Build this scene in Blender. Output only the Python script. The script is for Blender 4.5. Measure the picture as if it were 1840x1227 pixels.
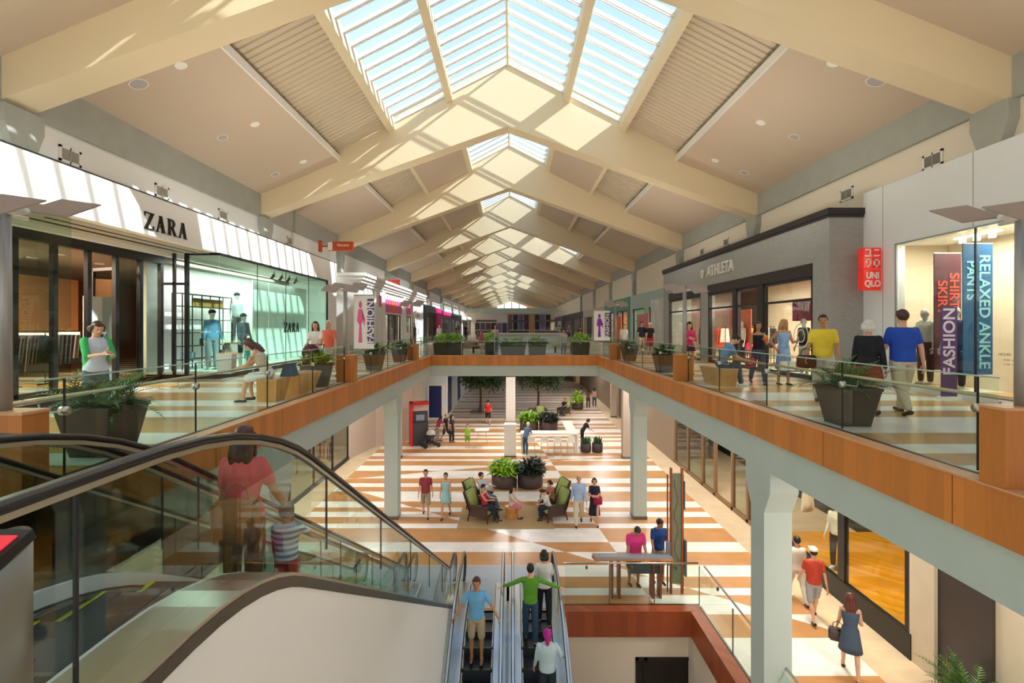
import bpy, bmesh, math, random
from mathutils import Vector, Matrix, Euler, noise
rnd = random.Random(7)
S = bpy.context.scene
for o in list(bpy.data.objects): bpy.data.objects.remove(o)
COL = S.collection
PI = math.pi

# ------------------------------------------------------------------ camera, sky, sun, exposure
CAM_Z, F = 7.0, 869.0             # eye height over the ground floor, focal length in pixels of a 1840 frame
cd = bpy.data.cameras.new('camera'); cam = bpy.data.objects.new('camera', cd); COL.objects.link(cam)
cam.location = (0, 0, CAM_Z); cam.rotation_euler = (PI / 2, 0, 0)
cd.sensor_width = 36; cd.lens = 36 * F / 1840; cd.shift_y = -25.5 / 1840; cd.clip_start = .05; cd.clip_end = 500
S.camera = cam
S.view_settings.view_transform = 'Standard'; S.view_settings.look = 'None'
S.view_settings.gamma = 1; S.view_settings.use_curve_mapping = False
S.view_settings.exposure = 0.38

w = bpy.data.worlds.new('sky'); S.world = w; w.use_nodes = True
nt = w.node_tree; nt.nodes.clear()
tc = nt.nodes.new('ShaderNodeTexCoord'); sp = nt.nodes.new('ShaderNodeSeparateXYZ'); rp = nt.nodes.new('ShaderNodeValToRGB')
bg = nt.nodes.new('ShaderNodeBackground'); wo = nt.nodes.new('ShaderNodeOutputWorld')
mr = nt.nodes.new('ShaderNodeMapRange'); mr.inputs[1].default_value = -1; mr.inputs[2].default_value = 1
cr = rp.color_ramp
cr.elements[0].position = 0; cr.elements[0].color = (.80, .70, .58, 1)
cr.elements[1].position = 1; cr.elements[1].color = (.36, .60, 1, 1)
e = cr.elements.new(.47); e.color = (.85, .78, .68, 1)
e = cr.elements.new(.53); e.color = (1, .98, .95, 1)
e = cr.elements.new(.75); e.color = (.62, .80, 1, 1)
nz = nt.nodes.new('ShaderNodeTexNoise'); nz.inputs['Scale'].default_value = 2.2; nz.inputs['Detail'].default_value = 5
cl = nt.nodes.new('ShaderNodeMapRange'); cl.inputs[1].default_value = .45; cl.inputs[2].default_value = .75; cl.inputs[4].default_value = .55
mx = nt.nodes.new('ShaderNodeMixRGB'); mx.inputs[2].default_value = (.95, .97, 1, 1)
L = nt.links.new
L(tc.outputs['Generated'], sp.inputs[0]); L(sp.outputs['Z'], mr.inputs[0]); L(mr.outputs[0], rp.inputs[0])
L(tc.outputs['Generated'], nz.inputs['Vector']); L(nz.outputs[0], cl.inputs[0]); L(cl.outputs[0], mx.inputs[0])
L(rp.outputs[0], mx.inputs[1]); L(mx.outputs[0], bg.inputs[0]); L(bg.outputs[0], wo.inputs[0])
bg.inputs[1].default_value = 1.0

def light(name, kind, loc, power, color=(1, 1, 1), size=.3, aim=None, **k):
    ld = bpy.data.lights.new(name, kind); ld.energy = power; ld.color = color
    if kind == 'AREA':
        ld.shape = k.get('shape', 'DISK'); ld.size = size
        if 'size_y' in k: ld.shape = 'RECTANGLE'; ld.size_y = k['size_y']
    elif kind != 'SUN': ld.shadow_soft_size = size
    if kind == 'SPOT': ld.spot_size = k.get('spot', 2.4); ld.spot_blend = 1
    o = bpy.data.objects.new(name, ld); COL.objects.link(o); o.location = loc
    if aim is not None: o.rotation_euler = Vector(aim).to_track_quat('-Z', 'Y').to_euler()
    return o
SUN_DIR = (-1, .345, -.75)
sun = light('sun', 'SUN', (20, -10, 30), 7.0, (1, .95, .87), aim=SUN_DIR); sun.data.angle = .009
WARM = (1, .95, .88)

# ------------------------------------------------------------------ materials
def hx(s):
    s = s.lstrip('#'); v = [int(s[i:i + 2], 16) / 255 for i in (0, 2, 4)]
    return tuple([(c / 12.92 if c <= .04045 else ((c + .055) / 1.055) ** 2.4) for c in v] + [1])
MATS = {}
def mat(name, col, rough=.6, metal=0, var=.06, scale=6, bump=0, emit=None, emit_s=1, spec=None, coords='Object'):
    if name in MATS: return MATS[name]
    m = bpy.data.materials.new(name); m.use_nodes = True; MATS[name] = m
    t = m.node_tree; b = t.nodes['Principled BSDF']
    c = hx(col) if isinstance(col, str) else col
    b.inputs['Roughness'].default_value = rough; b.inputs['Metallic'].default_value = metal
    if spec is not None: b.inputs['Specular IOR Level'].default_value = spec
    tcn = t.nodes.new('ShaderNodeTexCoord'); n = t.nodes.new('ShaderNodeTexNoise')
    n.inputs['Scale'].default_value = scale; n.inputs['Detail'].default_value = 4
    t.links.new(tcn.outputs[coords], n.inputs['Vector'])
    mixn = t.nodes.new('ShaderNodeMixRGB'); mixn.inputs[1].default_value = tuple(x * (1 - var) for x in c[:3]) + (1,)
    mixn.inputs[2].default_value = tuple(min(1, x * (1 + var)) for x in c[:3]) + (1,)
    t.links.new(n.outputs[0], mixn.inputs[0]); t.links.new(mixn.outputs[0], b.inputs['Base Color'])
    if bump:
        bp = t.nodes.new('ShaderNodeBump'); bp.inputs['Strength'].default_value = bump; bp.inputs['Distance'].default_value = .02
        t.links.new(n.outputs[0], bp.inputs['Height']); t.links.new(bp.outputs[0], b.inputs['Normal'])
    if emit:
        b.inputs['Emission Color'].default_value = hx(emit) if isinstance(emit, str) else emit
        b.inputs['Emission Strength'].default_value = emit_s
    return m
def glass(name, tint, refl=.10, base=None):
    if name in MATS: return MATS[name]
    m = bpy.data.materials.new(name); m.use_nodes = True; MATS[name] = m
    t = m.node_tree; t.nodes.clear()
    o = t.nodes.new('ShaderNodeOutputMaterial'); tr = t.nodes.new('ShaderNodeBsdfTransparent'); g = t.nodes.new('ShaderNodeBsdfGlossy')
    tr.inputs[0].default_value = hx(tint); g.inputs['Roughness'].default_value = .01; g.inputs[0].default_value = (1, 1, 1, 1)
    lw = t.nodes.new('ShaderNodeLayerWeight'); lw.inputs[0].default_value = .5
    pw = t.nodes.new('ShaderNodeMath'); pw.operation = 'POWER'; pw.inputs[1].default_value = 4
    ma = t.nodes.new('ShaderNodeMath'); ma.operation = 'MULTIPLY_ADD'; ma.inputs[1].default_value = refl * 5; ma.inputs[2].default_value = refl * .3
    mi = t.nodes.new('ShaderNodeMixShader'); ma.use_clamp = True
    t.links.new(lw.outputs['Facing'], pw.inputs[0]); t.links.new(pw.outputs[0], ma.inputs[0]); t.links.new(ma.outputs[0], mi.inputs[0])
    t.links.new(tr.outputs[0], mi.inputs[1]); t.links.new(g.outputs[0], mi.inputs[2]); t.links.new(mi.outputs[0], o.inputs[0])
    return m
def node_mat(name):
    m = bpy.data.materials.new(name); m.use_nodes = True; MATS[name] = m
    return m, m.node_tree, m.node_tree.nodes['Principled BSDF']
def mth(t, op, a, b=None, c=None, clamp=False):
    n = t.nodes.new('ShaderNodeMath'); n.operation = op; n.use_clamp = clamp
    for i, v in enumerate((a, b, c)):
        if v is None: continue
        if isinstance(v, (int, float)): n.inputs[i].default_value = v
        else: t.links.new(v, n.inputs[i])
    return n.outputs[0]

def stone_floor(name, white, tan, xl, xr, border, rough):
    m, t, b = node_mat(name)
    tcn = t.nodes.new('ShaderNodeTexCoord'); s = t.nodes.new('ShaderNodeSeparateXYZ'); t.links.new(tcn.outputs['Object'], s.inputs[0])
    X, Y = s.outputs[0], s.outputs[1]
    fr = mth(t, 'FRACT', mth(t, 'DIVIDE', mth(t, 'SUBTRACT', Y, 11.3 - 127), 12.7))
    r = t.nodes.new('ShaderNodeValToRGB'); r.color_ramp.interpolation = 'CONSTANT'; t.links.new(fr, r.inputs[0])
    blocks = [(11.75, 12.62), (12.97, 13.55), (14.18, 15.06), (15.72, 16.85), (17.23, 17.84), (18.3, 18.75), (19.4, 20.6), (21.2, 21.7), (22.4, 23.6)]
    r.color_ramp.elements[0].color = (0, 0, 0, 1); r.color_ramp.elements[1].position = .999; r.color_ramp.elements[1].color = (0, 0, 0, 1)
    for a, z in blocks:
        q = r.color_ramp.elements.new((a - 11.3) / 12.7); q.color = (1, 1, 1, 1)
        q = r.color_ramp.elements.new((z - 11.3) / 12.7); q.color = (0, 0, 0, 1)
    l1 = mth(t, 'GREATER_THAN', mth(t, 'ADD', Y, mth(t, 'MULTIPLY', X, .68)), 16.2)
    l2 = mth(t, 'GREATER_THAN', mth(t, 'ADD', X, mth(t, 'MULTIPLY', Y, .12)), 5.05)
    l3 = mth(t, 'GREATER_THAN', mth(t, 'SUBTRACT', Y, mth(t, 'MULTIPLY', X, .30)), 24.6)
    tot = mth(t, 'ADD', mth(t, 'ADD', mth(t, 'ADD', l1, l2), l3), r.outputs[0])
    par = mth(t, 'MODULO', mth(t, 'ADD', tot, .1), 2)
    istan = mth(t, 'GREATER_THAN', par, 1)
    # tile-by-tile tone and joints
    cell = t.nodes.new('ShaderNodeCombineXYZ')
    t.links.new(mth(t, 'FLOOR', mth(t, 'DIVIDE', X, .6)), cell.inputs[0]); t.links.new(mth(t, 'FLOOR', mth(t, 'DIVIDE', Y, .3)), cell.inputs[1])
    wn = t.nodes.new('ShaderNodeTexWhiteNoise'); t.links.new(cell.outputs[0], wn.inputs['Vector'])
    nn = t.nodes.new('ShaderNodeTexNoise'); nn.inputs['Scale'].default_value = 1.7; nn.inputs['Detail'].default_value = 6; t.links.new(tcn.outputs['Object'], nn.inputs['Vector'])
    tone = mth(t, 'ADD', mth(t, 'MULTIPLY', wn.outputs[0], .10), mth(t, 'MULTIPLY', nn.outputs[0], .34))
    tone = mth(t, 'ADD', tone, .76)
    def mixc(f, a, c2):
        mm = t.nodes.new('ShaderNodeMixRGB'); t.links.new(f, mm.inputs[0])
        for i, v in ((1, a), (2, c2)):
            if isinstance(v, tuple): mm.inputs[i].default_value = v
            else: t.links.new(v, mm.inputs[i])
        return mm.outputs[0]
    c = mixc(istan, hx(white), hx(tan))
    inb = mth(t, 'MAXIMUM', mth(t, 'GREATER_THAN', X, xr), mth(t, 'LESS_THAN', X, xl))
    c = mixc(inb, c, hx(border))
    ml = t.nodes.new('ShaderNodeMixRGB'); ml.blend_type = 'MULTIPLY'; ml.inputs[0].default_value = 1; t.links.new(c, ml.inputs[1])
    cc = t.nodes.new('ShaderNodeCombineXYZ')
    for i in range(3): t.links.new(tone, cc.inputs[i])
    t.links.new(cc.outputs[0], ml.inputs[2]); t.links.new(ml.outputs[0], b.inputs['Base Color'])
    b.inputs['Roughness'].default_value = rough
    return m
M_floor = stone_floor('ground_stone', '#f1ede5', '#c48f5a', -7.65, 7.37, '#d8c3a2', .28)
M_floor2 = stone_floor('upper_stone', '#f4f0e9', '#cc9a60', -30, 30, '#d9c09a', .22)

def wood(name, col, plank=.21, rough=.42):
    m, t, b = node_mat(name)
    tcn = t.nodes.new('ShaderNodeTexCoord'); s = t.nodes.new('ShaderNodeSeparateXYZ'); t.links.new(tcn.outputs['Object'], s.inputs[0])
    u = mth(t, 'DIVIDE', mth(t, 'ADD', s.outputs[0], s.outputs[1]), plank)
    wn = t.nodes.new('ShaderNodeTexWhiteNoise'); wn.noise_dimensions = '1D'; t.links.new(mth(t, 'FLOOR', u), wn.inputs['W'])
    mp = t.nodes.new('ShaderNodeMapping'); mp.inputs['Scale'].default_value = (14, 14, 1.2); t.links.new(tcn.outputs['Object'], mp.inputs[0])
    nn = t.nodes.new('ShaderNodeTexNoise'); nn.inputs['Scale'].default_value = 2.5; nn.inputs['Detail'].default_value = 5; t.links.new(mp.outputs[0], nn.inputs['Vector'])
    f = mth(t, 'ADD', mth(t, 'MULTIPLY', wn.outputs[0], .55), mth(t, 'MULTIPLY', nn.outputs[0], .5))
    c = hx(col); mm = t.nodes.new('ShaderNodeMixRGB'); t.links.new(f, mm.inputs[0])
    mm.inputs[1].default_value = tuple(x * .72 for x in c[:3]) + (1,); mm.inputs[2].default_value = tuple(min(1, x * 1.28) for x in c[:3]) + (1,)
    t.links.new(mm.outputs[0], b.inputs['Base Color']); b.inputs['Roughness'].default_value = rough
    return m
M_wood = wood('cherry_wood', '#c67a33'); M_wood_d = wood('red_wood', '#9c4a24'); M_wood_cap = wood('wood_cap', '#d8a070', plank=2)
M_oak = wood('oak_block', '#d79a55', plank=.12); M_floorwood = wood('shop_floor_wood', '#b0855a', plank=.15)
M_gold = wood('gold_floor', '#d99a1c', plank=.2, rough=.25)

M_beam = mat('roof_beam_paint', '#e6d3ae', .7, var=.02, scale=1)
M_panel = mat('ceiling_panel', '#cbb8a0', .8, var=.015, scale=1)
M_deck = mat('metal_deck', '#d2c2a8', .6, var=.02)
M_trimw = mat('white_trim', '#f0ece2', .5, var=.02)
M_purlin = mat('purlin_paint', '#e4d3b0', .6, var=.02)
M_conc = mat('concrete', '#aaaba0', .75, var=.14, scale=2.2, bump=.15)
M_conc2 = mat('painted_concrete', '#b9c6bf', .6, var=.05, scale=1.4)
M_white = mat('white_wall', '#f1efe8', .7, var=.015, scale=1)
M_cream = mat('cream_wall', '#ecdfc9', .7, var=.02, scale=1)
M_black = mat('black_metal', '#17181a', .4, var=.1)
M_dark = mat('dark_frame', '#2a2628', .5, var=.1)
M_bronze = mat('planter_bronze', '#4a4038', .42, metal=.3, var=.1, scale=12)
M_steel = mat('brushed_steel', '#c9c7bd', .28, metal=1, var=.06, scale=3)
M_steel_d = mat('dark_steel', '#6f706c', .35, metal=1, var=.1)
M_lamp_pole = mat('lamp_pole_grey', '#a9a8a2', .4, metal=.4, var=.04)
M_reflector = mat('lamp_panel', '#a08f80', .5, var=.05)
M_rubber = mat('black_rubber', '#101113', .3, var=.1, spec=.7)
M_esc_panel = mat('escalator_cladding', '#eef1f1', .35, var=.02, scale=1)
M_brick = None
M_glass = glass('clear_glass', '#f3faf6', .07)
M_glass_g = glass('green_glass', '#e9f5ef', .10)
M_esc_glass = glass('escalator_glass', '#e9f1ed', .07)
M_glass_d = glass('shop_glass', '#e2e8e4', .10)
M_skyglass = glass('skylight_glass', '#f0f8ff', .02)
M_lampglow = mat('lamp_glow', '#fff3dc', emit='#ffe8c0', emit_s=14)
M_softglow = mat('strip_glow', '#fff0d0', emit='#ffd9a0', emit_s=4)
M_stone = mat('beige_stone', '#cdbfa6', .5, var=.08, scale=3)
M_brownwall = mat('taupe_wall', '#b7a797', .6, var=.04)
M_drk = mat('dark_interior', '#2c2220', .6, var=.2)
M_soil = mat('soil', '#2d2117', .9, var=.3, scale=40)

# ------------------------------------------------------------------ mesh helpers
def box(bm, x0, x1, y0, y1, z0, z1, m=0):
    v = [bm.verts.new(p) for p in ((x0, y0, z0), (x1, y0, z0), (x1, y1, z0), (x0, y1, z0), (x0, y0, z1), (x1, y0, z1), (x1, y1, z1), (x0, y1, z1))]
    fs = []
    for q in ((0, 3, 2, 1), (4, 5, 6, 7), (0, 1, 5, 4), (1, 2, 6, 5), (2, 3, 7, 6), (3, 0, 4, 7)):
        f = bm.faces.new([v[i] for i in q]); f.material_index = m; fs.append(f)
    return v
def prism(bm, pts, axis, a, b):
    """polygon pts (2-D) extruded along axis from a to b"""
    def P(p, t):
        if axis == 'x': return (t, p[0], p[1])
        if axis == 'y': return (p[0], t, p[1])
        return (p[0], p[1], t)
    v0 = [bm.verts.new(P(p, a)) for p in pts]; v1 = [bm.verts.new(P(p, b)) for p in pts]
    n = len(pts)
    bm.faces.new(v0[::-1]); bm.faces.new(v1)
    for i in range(n): bm.faces.new((v0[i], v0[(i + 1) % n], v1[(i + 1) % n], v1[i]))
def taper(bm, c, z0, z1, h0, h1, ky=1.0):
    v = [bm.verts.new((c[0] + sx * h, c[1] + sy * h * ky, z)) for z, h in ((z0, h0), (z1, h1)) for sx, sy in ((-1, -1), (1, -1), (1, 1), (-1, 1))]
    for q in ((0, 3, 2, 1), (4, 5, 6, 7), (0, 1, 5, 4), (1, 2, 6, 5), (2, 3, 7, 6), (3, 0, 4, 7)): bm.faces.new([v[i] for i in q])
def frame_of(d):
    d = d.normalized(); a = Vector((0, 0, 1)) if abs(d.z) < .9 else Vector((0, 1, 0))
    x = a.cross(d).normalized(); return x, d.cross(x)
def tube(bm, pts, r, seg=8, cap=True):
    pts = [Vector(p) for p in pts]; rs = r if isinstance(r, (list, tuple)) else [r] * len(pts); rings = []
    x = None
    for i, p in enumerate(pts):
        d = (pts[min(i + 1, len(pts) - 1)] - pts[max(i - 1, 0)])
        if d.length < 1e-9: d = Vector((0, 0, 1))
        d.normalize()
        if x is None: x, y = frame_of(d)
        else:
            x = (x - d * x.dot(d));
            if x.length < 1e-6: x, y = frame_of(d)
            x.normalize(); y = d.cross(x)
        rings.append([bm.verts.new(p + (x * math.cos(2 * PI * k / seg) + y * math.sin(2 * PI * k / seg)) * rs[i]) for k in range(seg)])
    for a, b in zip(rings, rings[1:]):
        for k in range(seg): bm.faces.new((a[k], a[(k + 1) % seg], b[(k + 1) % seg], b[k]))
    if cap: bm.faces.new(rings[0][::-1]); bm.faces.new(rings[-1])
def cyl(bm, c, r, z0, z1, seg=20, r1=None):
    tube(bm, [(c[0], c[1], z0), (c[0], c[1], z1)], [r, r1 if r1 is not None else r], seg)
def lathe(bm, c, prof, seg=24):
    """closed revolved profile [(r,z)...]"""
    rings = [[bm.verts.new((c[0] + r * math.cos(2 * PI * k / seg), c[1] + r * math.sin(2 * PI * k / seg), z)) for k in range(seg)] for r, z in prof]
    for a, b in zip(rings, rings[1:]):
        for k in range(seg): bm.faces.new((a[k], a[(k + 1) % seg], b[(k + 1) % seg], b[k]))
    bm.faces.new(rings[0][::-1]); bm.faces.new(rings[-1])
def ell(bm, c, r, M=None, seg=12, rg=8):
    T = Matrix.Translation(Vector(c)) @ (M.to_4x4() if M is not None else Matrix.Identity(4)) @ Matrix.Diagonal((r[0], r[1], r[2], 1))
    bmesh.ops.create_uvsphere(bm, u_segments=seg, v_segments=rg, radius=1, matrix=T)
def obj(name, bm, m, parent=None, smooth=False, loc=None):
    me = bpy.data.meshes.new(name)
    if isinstance(bm, bpy.types.Mesh): me = bm
    else:
        bmesh.ops.recalc_face_normals(bm, faces=bm.faces); bm.to_mesh(me); bm.free()
    me.materials.clear()
    for k in (m if isinstance(m, (list, tuple)) else [m]): me.materials.append(k)
    if smooth: me.polygons.foreach_set('use_smooth', [True] * len(me.polygons))
    o = bpy.data.objects.new(name, me); COL.objects.link(o)
    if parent is not None: o.parent = parent
    if loc is not None: o.location = loc
    return o
def B(): return bmesh.new()
def bx(name, dims, m, parent=None, bev=0):
    bm = B(); box(bm, *dims)
    if bev: bmesh.ops.bevel(bm, geom=bm.edges[:], offset=bev, segments=2, affect='EDGES', profile=.5)
    return obj(name, bm, m, parent)
def tag(o, label, cat, group=None, kind=None):
    o['label'] = label
    if cat: o['category'] = cat
    if group: o['group'] = group
    if kind: o['kind'] = kind
    return o
def thing(name, label, cat, loc=(0, 0, 0), rz=0, group=None):
    o = bpy.data.objects.new(name, None); o.empty_display_size = .2; COL.objects.link(o)
    o.location = loc; o.rotation_euler = (0, 0, rz); return tag(o, label, cat, group)
def struct(name, bm, m, label=None, smooth=False):
    o = bm if isinstance(bm, bpy.types.Object) else obj(name, bm, m, None, smooth)
    o['kind'] = 'structure'
    if label: o['label'] = label
    return o
def copy_tree(o, parent=None):
    c = o.copy(); COL.objects.link(c)
    if parent is not None: c.parent = parent
    for ch in [q for q in bpy.data.objects if q.parent == o]: copy_tree(ch, c)
    return c
def dup(o, loc, rz=None, label=None, group=None):
    c = copy_tree(o); c.location = loc
    if rz is not None: c.rotation_euler = (0, 0, rz)
    if label: c['label'] = label
    if group: c['group'] = group
    return c
def floor_at(u, v, z=0.0):
    d = F * (CAM_Z - z) / (v - 588.0); return Vector(((u - 920) * d / F, d, z))
def text_mesh(txt, size, ext=.01, align='CENTER', bold=0):
    c = bpy.data.curves.new('t', 'FONT'); c.body = txt; c.size = size; c.extrude = ext; c.align_x = align; c.align_y = 'CENTER'; c.offset = bold
    o = bpy.data.objects.new('t', c); COL.objects.link(o); bpy.context.view_layer.update()
    me = bpy.data.meshes.new_from_object(o.evaluated_get(bpy.context.evaluated_depsgraph_get()))
    bpy.data.objects.remove(o); bpy.data.curves.remove(c); return me
def text(name, txt, size, loc, rot, m, parent=None, ext=.01, sx=1.0, align='CENTER', bold=0):
    me = text_mesh(txt, size, ext, align, bold); me.name = name
    o = obj(name, me, m, parent); o.location = loc; o.rotation_euler = rot; o.scale = (sx, 1, 1); return o
FACE_L = (PI / 2, 0, PI / 2)      # lettering on the left wall, read from the hall
FACE_R = (PI / 2, 0, -PI / 2)     # lettering on the right wall
FACE_C = (PI / 2, 0, 0)           # lettering facing the camera end of the hall
# ------------------------------------------------------------------ levels and lines of the place
Z2 = 5.53                                    # upper floor
XL, XR = -4.10, 4.36                         # faces of the timber fascia along the opening
YV = 24.7                                    # far end of the opening
RX = -.16                                    # ridge
FR = [-9.3, -.1, 9.05, 18.4, 26.6, 36.7, 45.6, 54.6, 65.0, 75.6, 86.0, 97.0, 108.0, 119.0, 130.0, 141.0]
FW = .65
WL, WR = -9.55, 9.35                         # inner faces of the eaves beams

# ground floor
bm = B()
box(bm, -30, -1.42, -12, 150, -.35, 0); box(bm, 4.43, 30, -12, 120, -.35, 0); box(bm, -1.42, 4.43, 11.9, 120, -.35, 0)
struct('floor', bm, M_floor, 'ground floor of white and tan stone bands')
# upper floor slabs
bm = B()
box(bm, -18, XL - .25, -3, 150, 5.05, Z2); box(bm, XR + .25, 18, -3, 150, 5.05, Z2)
box(bm, XL - .25, XR + .25, YV + .3, 33.5, 5.05, Z2); box(bm, XL - .25, XR + .25, 62, 150, 5.05, Z2)
box(bm, XL - .25, XR + .25, -12, 1.4, 5.05, Z2)
struct('floor', bm, M_floor2, 'upper walkway floor of white and tan stone bands')
# slab soffit paint
bm = B()
box(bm, -18, XL - .9, -3, 130, 4.98, 5.05); box(bm, XR + .9, 18, -3, 130, 4.98, 5.05)
box(bm, XL - .9, XR + .9, YV + .8, 33.5, 4.98, 5.05)
struct('ceiling', bm, mat('soffit_paint', '#cfc6b8', .8), 'ceiling over the ground floor under the walkways')
# lower level
bm = B(); box(bm, -6, 14, -6, 30, -5.3, -5); struct('floor', bm, M_floor, 'floor of the level below')
bm = B(); box(bm, 1.3, 3.1, 12.15, 12.4, -5, -.36); box(bm, 4.9, 12, 12.15, 12.4, -5, -.36); box(bm, 3.1, 4.9, 12.15, 12.4, -1.28, -.36)
struct('wall_lower', bm, M_cream, 'cream wall of the level below under the ground floor edge')
bm = B(); box(bm, 3.1, 4.9, 12.9, 13, -5, -1.28); struct('wall_lower', bm, M_drk)
w3 = bx('window_1', (3.12, 4.88, 12.2, 12.23, -5, -1.3), M_glass_d); w3['kind'] = 'structure'
bm = B()
for x in (3.1, 3.32, 4.6, 4.82): box(bm, x, x + .07, 12.12, 12.2, -5, -1.28)
box(bm, 3.1, 4.9, 12.12, 12.2, -1.36, -1.28); obj('window_frame', bm, M_black, w3)
bm = B(); box(bm, 12, 12.2, -6, 30, -5, -.36); box(bm, -1.6, -1.42, -6, 13.4, -5, -.36); struct('wall_lower', bm, M_cream)

# timber fascia round the opening, in 2 m panels
def fascia(name, x0, x1, ys, z0, z1, m, lab):
    bm = B()
    for a, b in zip(ys, ys[1:]): box(bm, x0, x1, a + .008, b - .008, z0, z1)
    return struct(name, bm, m, lab)
WT, WB = 5.545, 5.05
ysL = [-1, .8, 2.8, 4.75, 6.7, 8.65, 10.6, 12.55, 14.5, 16.45, 18.4, 20.35, 22.3, YV]
ysR = [-1, .8, 2.8, 4.79, 6.78, 8.78, 10.77, 12.76, 14.75, 16.75, 18.75, 20.75, 22.75, YV]
fascia('trim_1', XL - .05, XL, ysL, WB, WT, M_wood, 'orange timber fascia along the left side of the opening')
fascia('trim_2', XR, XR + .05, ysR, WB, WT, M_wood, 'orange timber fascia along the right side of the opening')
bm = B()
xs = [XL - .05, -2.1, 0, 2.15, XR + .05]
for a, b in zip(xs, xs[1:]): box(bm, a + .004, b - .004, YV, YV + .05, WB, WT)
struct('trim_3', bm, M_wood, 'orange timber fascia across the far end of the opening')
bm = B()
box(bm, XL - .2, XL + .01, -1, YV, WT, WT + .02); box(bm, XR - .01, XR + .2, -1, YV, WT, WT + .02); box(bm, XL - .2, XR + .2, YV - .01, YV + .2, WT, WT + .02)
struct('trim_4', bm, M_wood_cap, 'thin timber capping on the fascia')
bm = B()
box(bm, XL - .25, XL - .2, -1, YV + .2, 5.5, 5.575); box(bm, XR + .2, XR + .25, -1, YV + .2, 5.5, 5.575); box(bm, XL - .25, XR + .25, YV + .2, YV + .25, 5.5, 5.575)
struct('trim_5', bm, M_steel_d, 'steel channel holding the glass at the edge of the walkway')
# concrete edge beams
bm = B()
box(bm, XL - .62, XL - .055, -1, YV + .5, 4.5, 5.06); box(bm, XR + .055, XR + .62, -1, YV + .5, 4.5, 5.06); box(bm, XL - .055, XR + .055, YV + .06, YV + .55, 4.5, 5.06)
struct('trim_6', bm, M_conc2, 'painted concrete edge beams round the opening')

# columns with flared heads
def column(name, x0, x1, y0, y1, zt, m, label, z0=0, fl=.2, group=None):
    bm = B()
    box(bm, x0, x1, y0, y1, z0, zt - .75)
    prism(bm, [(y0, zt - .75), (y1, zt - .75), (y1 + fl, zt - .35), (y1 + fl, zt), (y0 - fl, zt), (y0 - fl, zt - .35)], 'x', x0, x1)
    o = obj(name, bm, m); tag(o, label, 'column', group)
    b2 = B(); box(b2, x0 - .012, x1 + .012, y0 - .012, y1 + .012, z0, z0 + .12); obj('base_plate', b2, M_steel_d, o)
    return o
column('column', XR + .06, XR + .55, 8.48, 8.95, 4.5, M_conc2, 'nearest grey square column on the right, under the concrete edge beam')
column('column', XR + .06, XR + .55, 17.6, 18.08, 4.5, M_conc2, 'far grey square column on the right, behind the information stand')
column('column', XL - .55, XL - .06, 8.48, 8.95, 4.5, M_conc2, 'nearest grey square column on the left, behind the escalator glass')
column('column', XL - .55, XL - .06, 17.6, 18.08, 4.5, M_conc2, 'far grey square column on the left, beside the man in the maroon shirt')
for k, (x, y, lb) in enumerate(((5.9, 25.7, 'taupe column on the right beyond the bridge beside the white high table'), (-6.35, 25.7, 'slim taupe column on the left just behind the far left grey column'),
        (7.7, 37.5, 'distant taupe column on the right beside the three standing people'), (-9.0, 33, 'distant column beside the dark blue shop windows'), (-9.2, 40.5, 'most distant column by the left shops'))):
    column('column', x, x + .42, y, y + .42, 4.98, M_brownwall, lb, fl=.01)

# ------------------------------------------------------------------ roof
def zt(x): return 16.95 - .515 * abs(x - RX)         # roof plane
def zb(x): return 14.66 - .36 * abs(x - RX)          # beam underside
for k, y in enumerate(FR):
    bm = B()
    xl, xr = WL - .35, WR + .35
    prism(bm, [(xl, zb(xl)), (RX, zb(RX)), (xr, zb(xr)), (xr, zt(xr) + .3), (RX, zt(RX) + .3), (xl, zt(xl) + .3)], 'y', y, y + FW)
    struct('roof_beam', bm, M_beam, 'tapered cream gable beam carrying the roof')
def strip(bm, x0, x1, y0, y1, dz0, dz1):
    """box following the roof slope between x0 and x1 on one side"""
    prism(bm, [(x0, zt(x0) + dz0), (x1, zt(x1) + dz0), (x1, zt(x1) + dz1), (x0, zt(x0) + dz1)], 'y', y0, y1)
def deckm(bm, x0, x1, y0, y1, dz, per=.22, amp=.045):
    n = int((y1 - y0) / per); a = []
    for i in range(n + 1):
        for f, h in ((0, 0), (.45, 0), (.55, 1), (.95, 1)):
            a.append((y0 + (i + f) * per, h * amp))
    a = [q for q in a if q[0] <= y1]
    v0 = [bm.verts.new((x0, y, zt(x0) + dz + h)) for y, h in a]; v1 = [bm.verts.new((x1, y, zt(x1) + dz + h)) for y, h in a]
    for i in range(len(a) - 1): bm.faces.new((v0[i], v0[i + 1], v1[i + 1], v1[i]))
glz = {}
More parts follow.
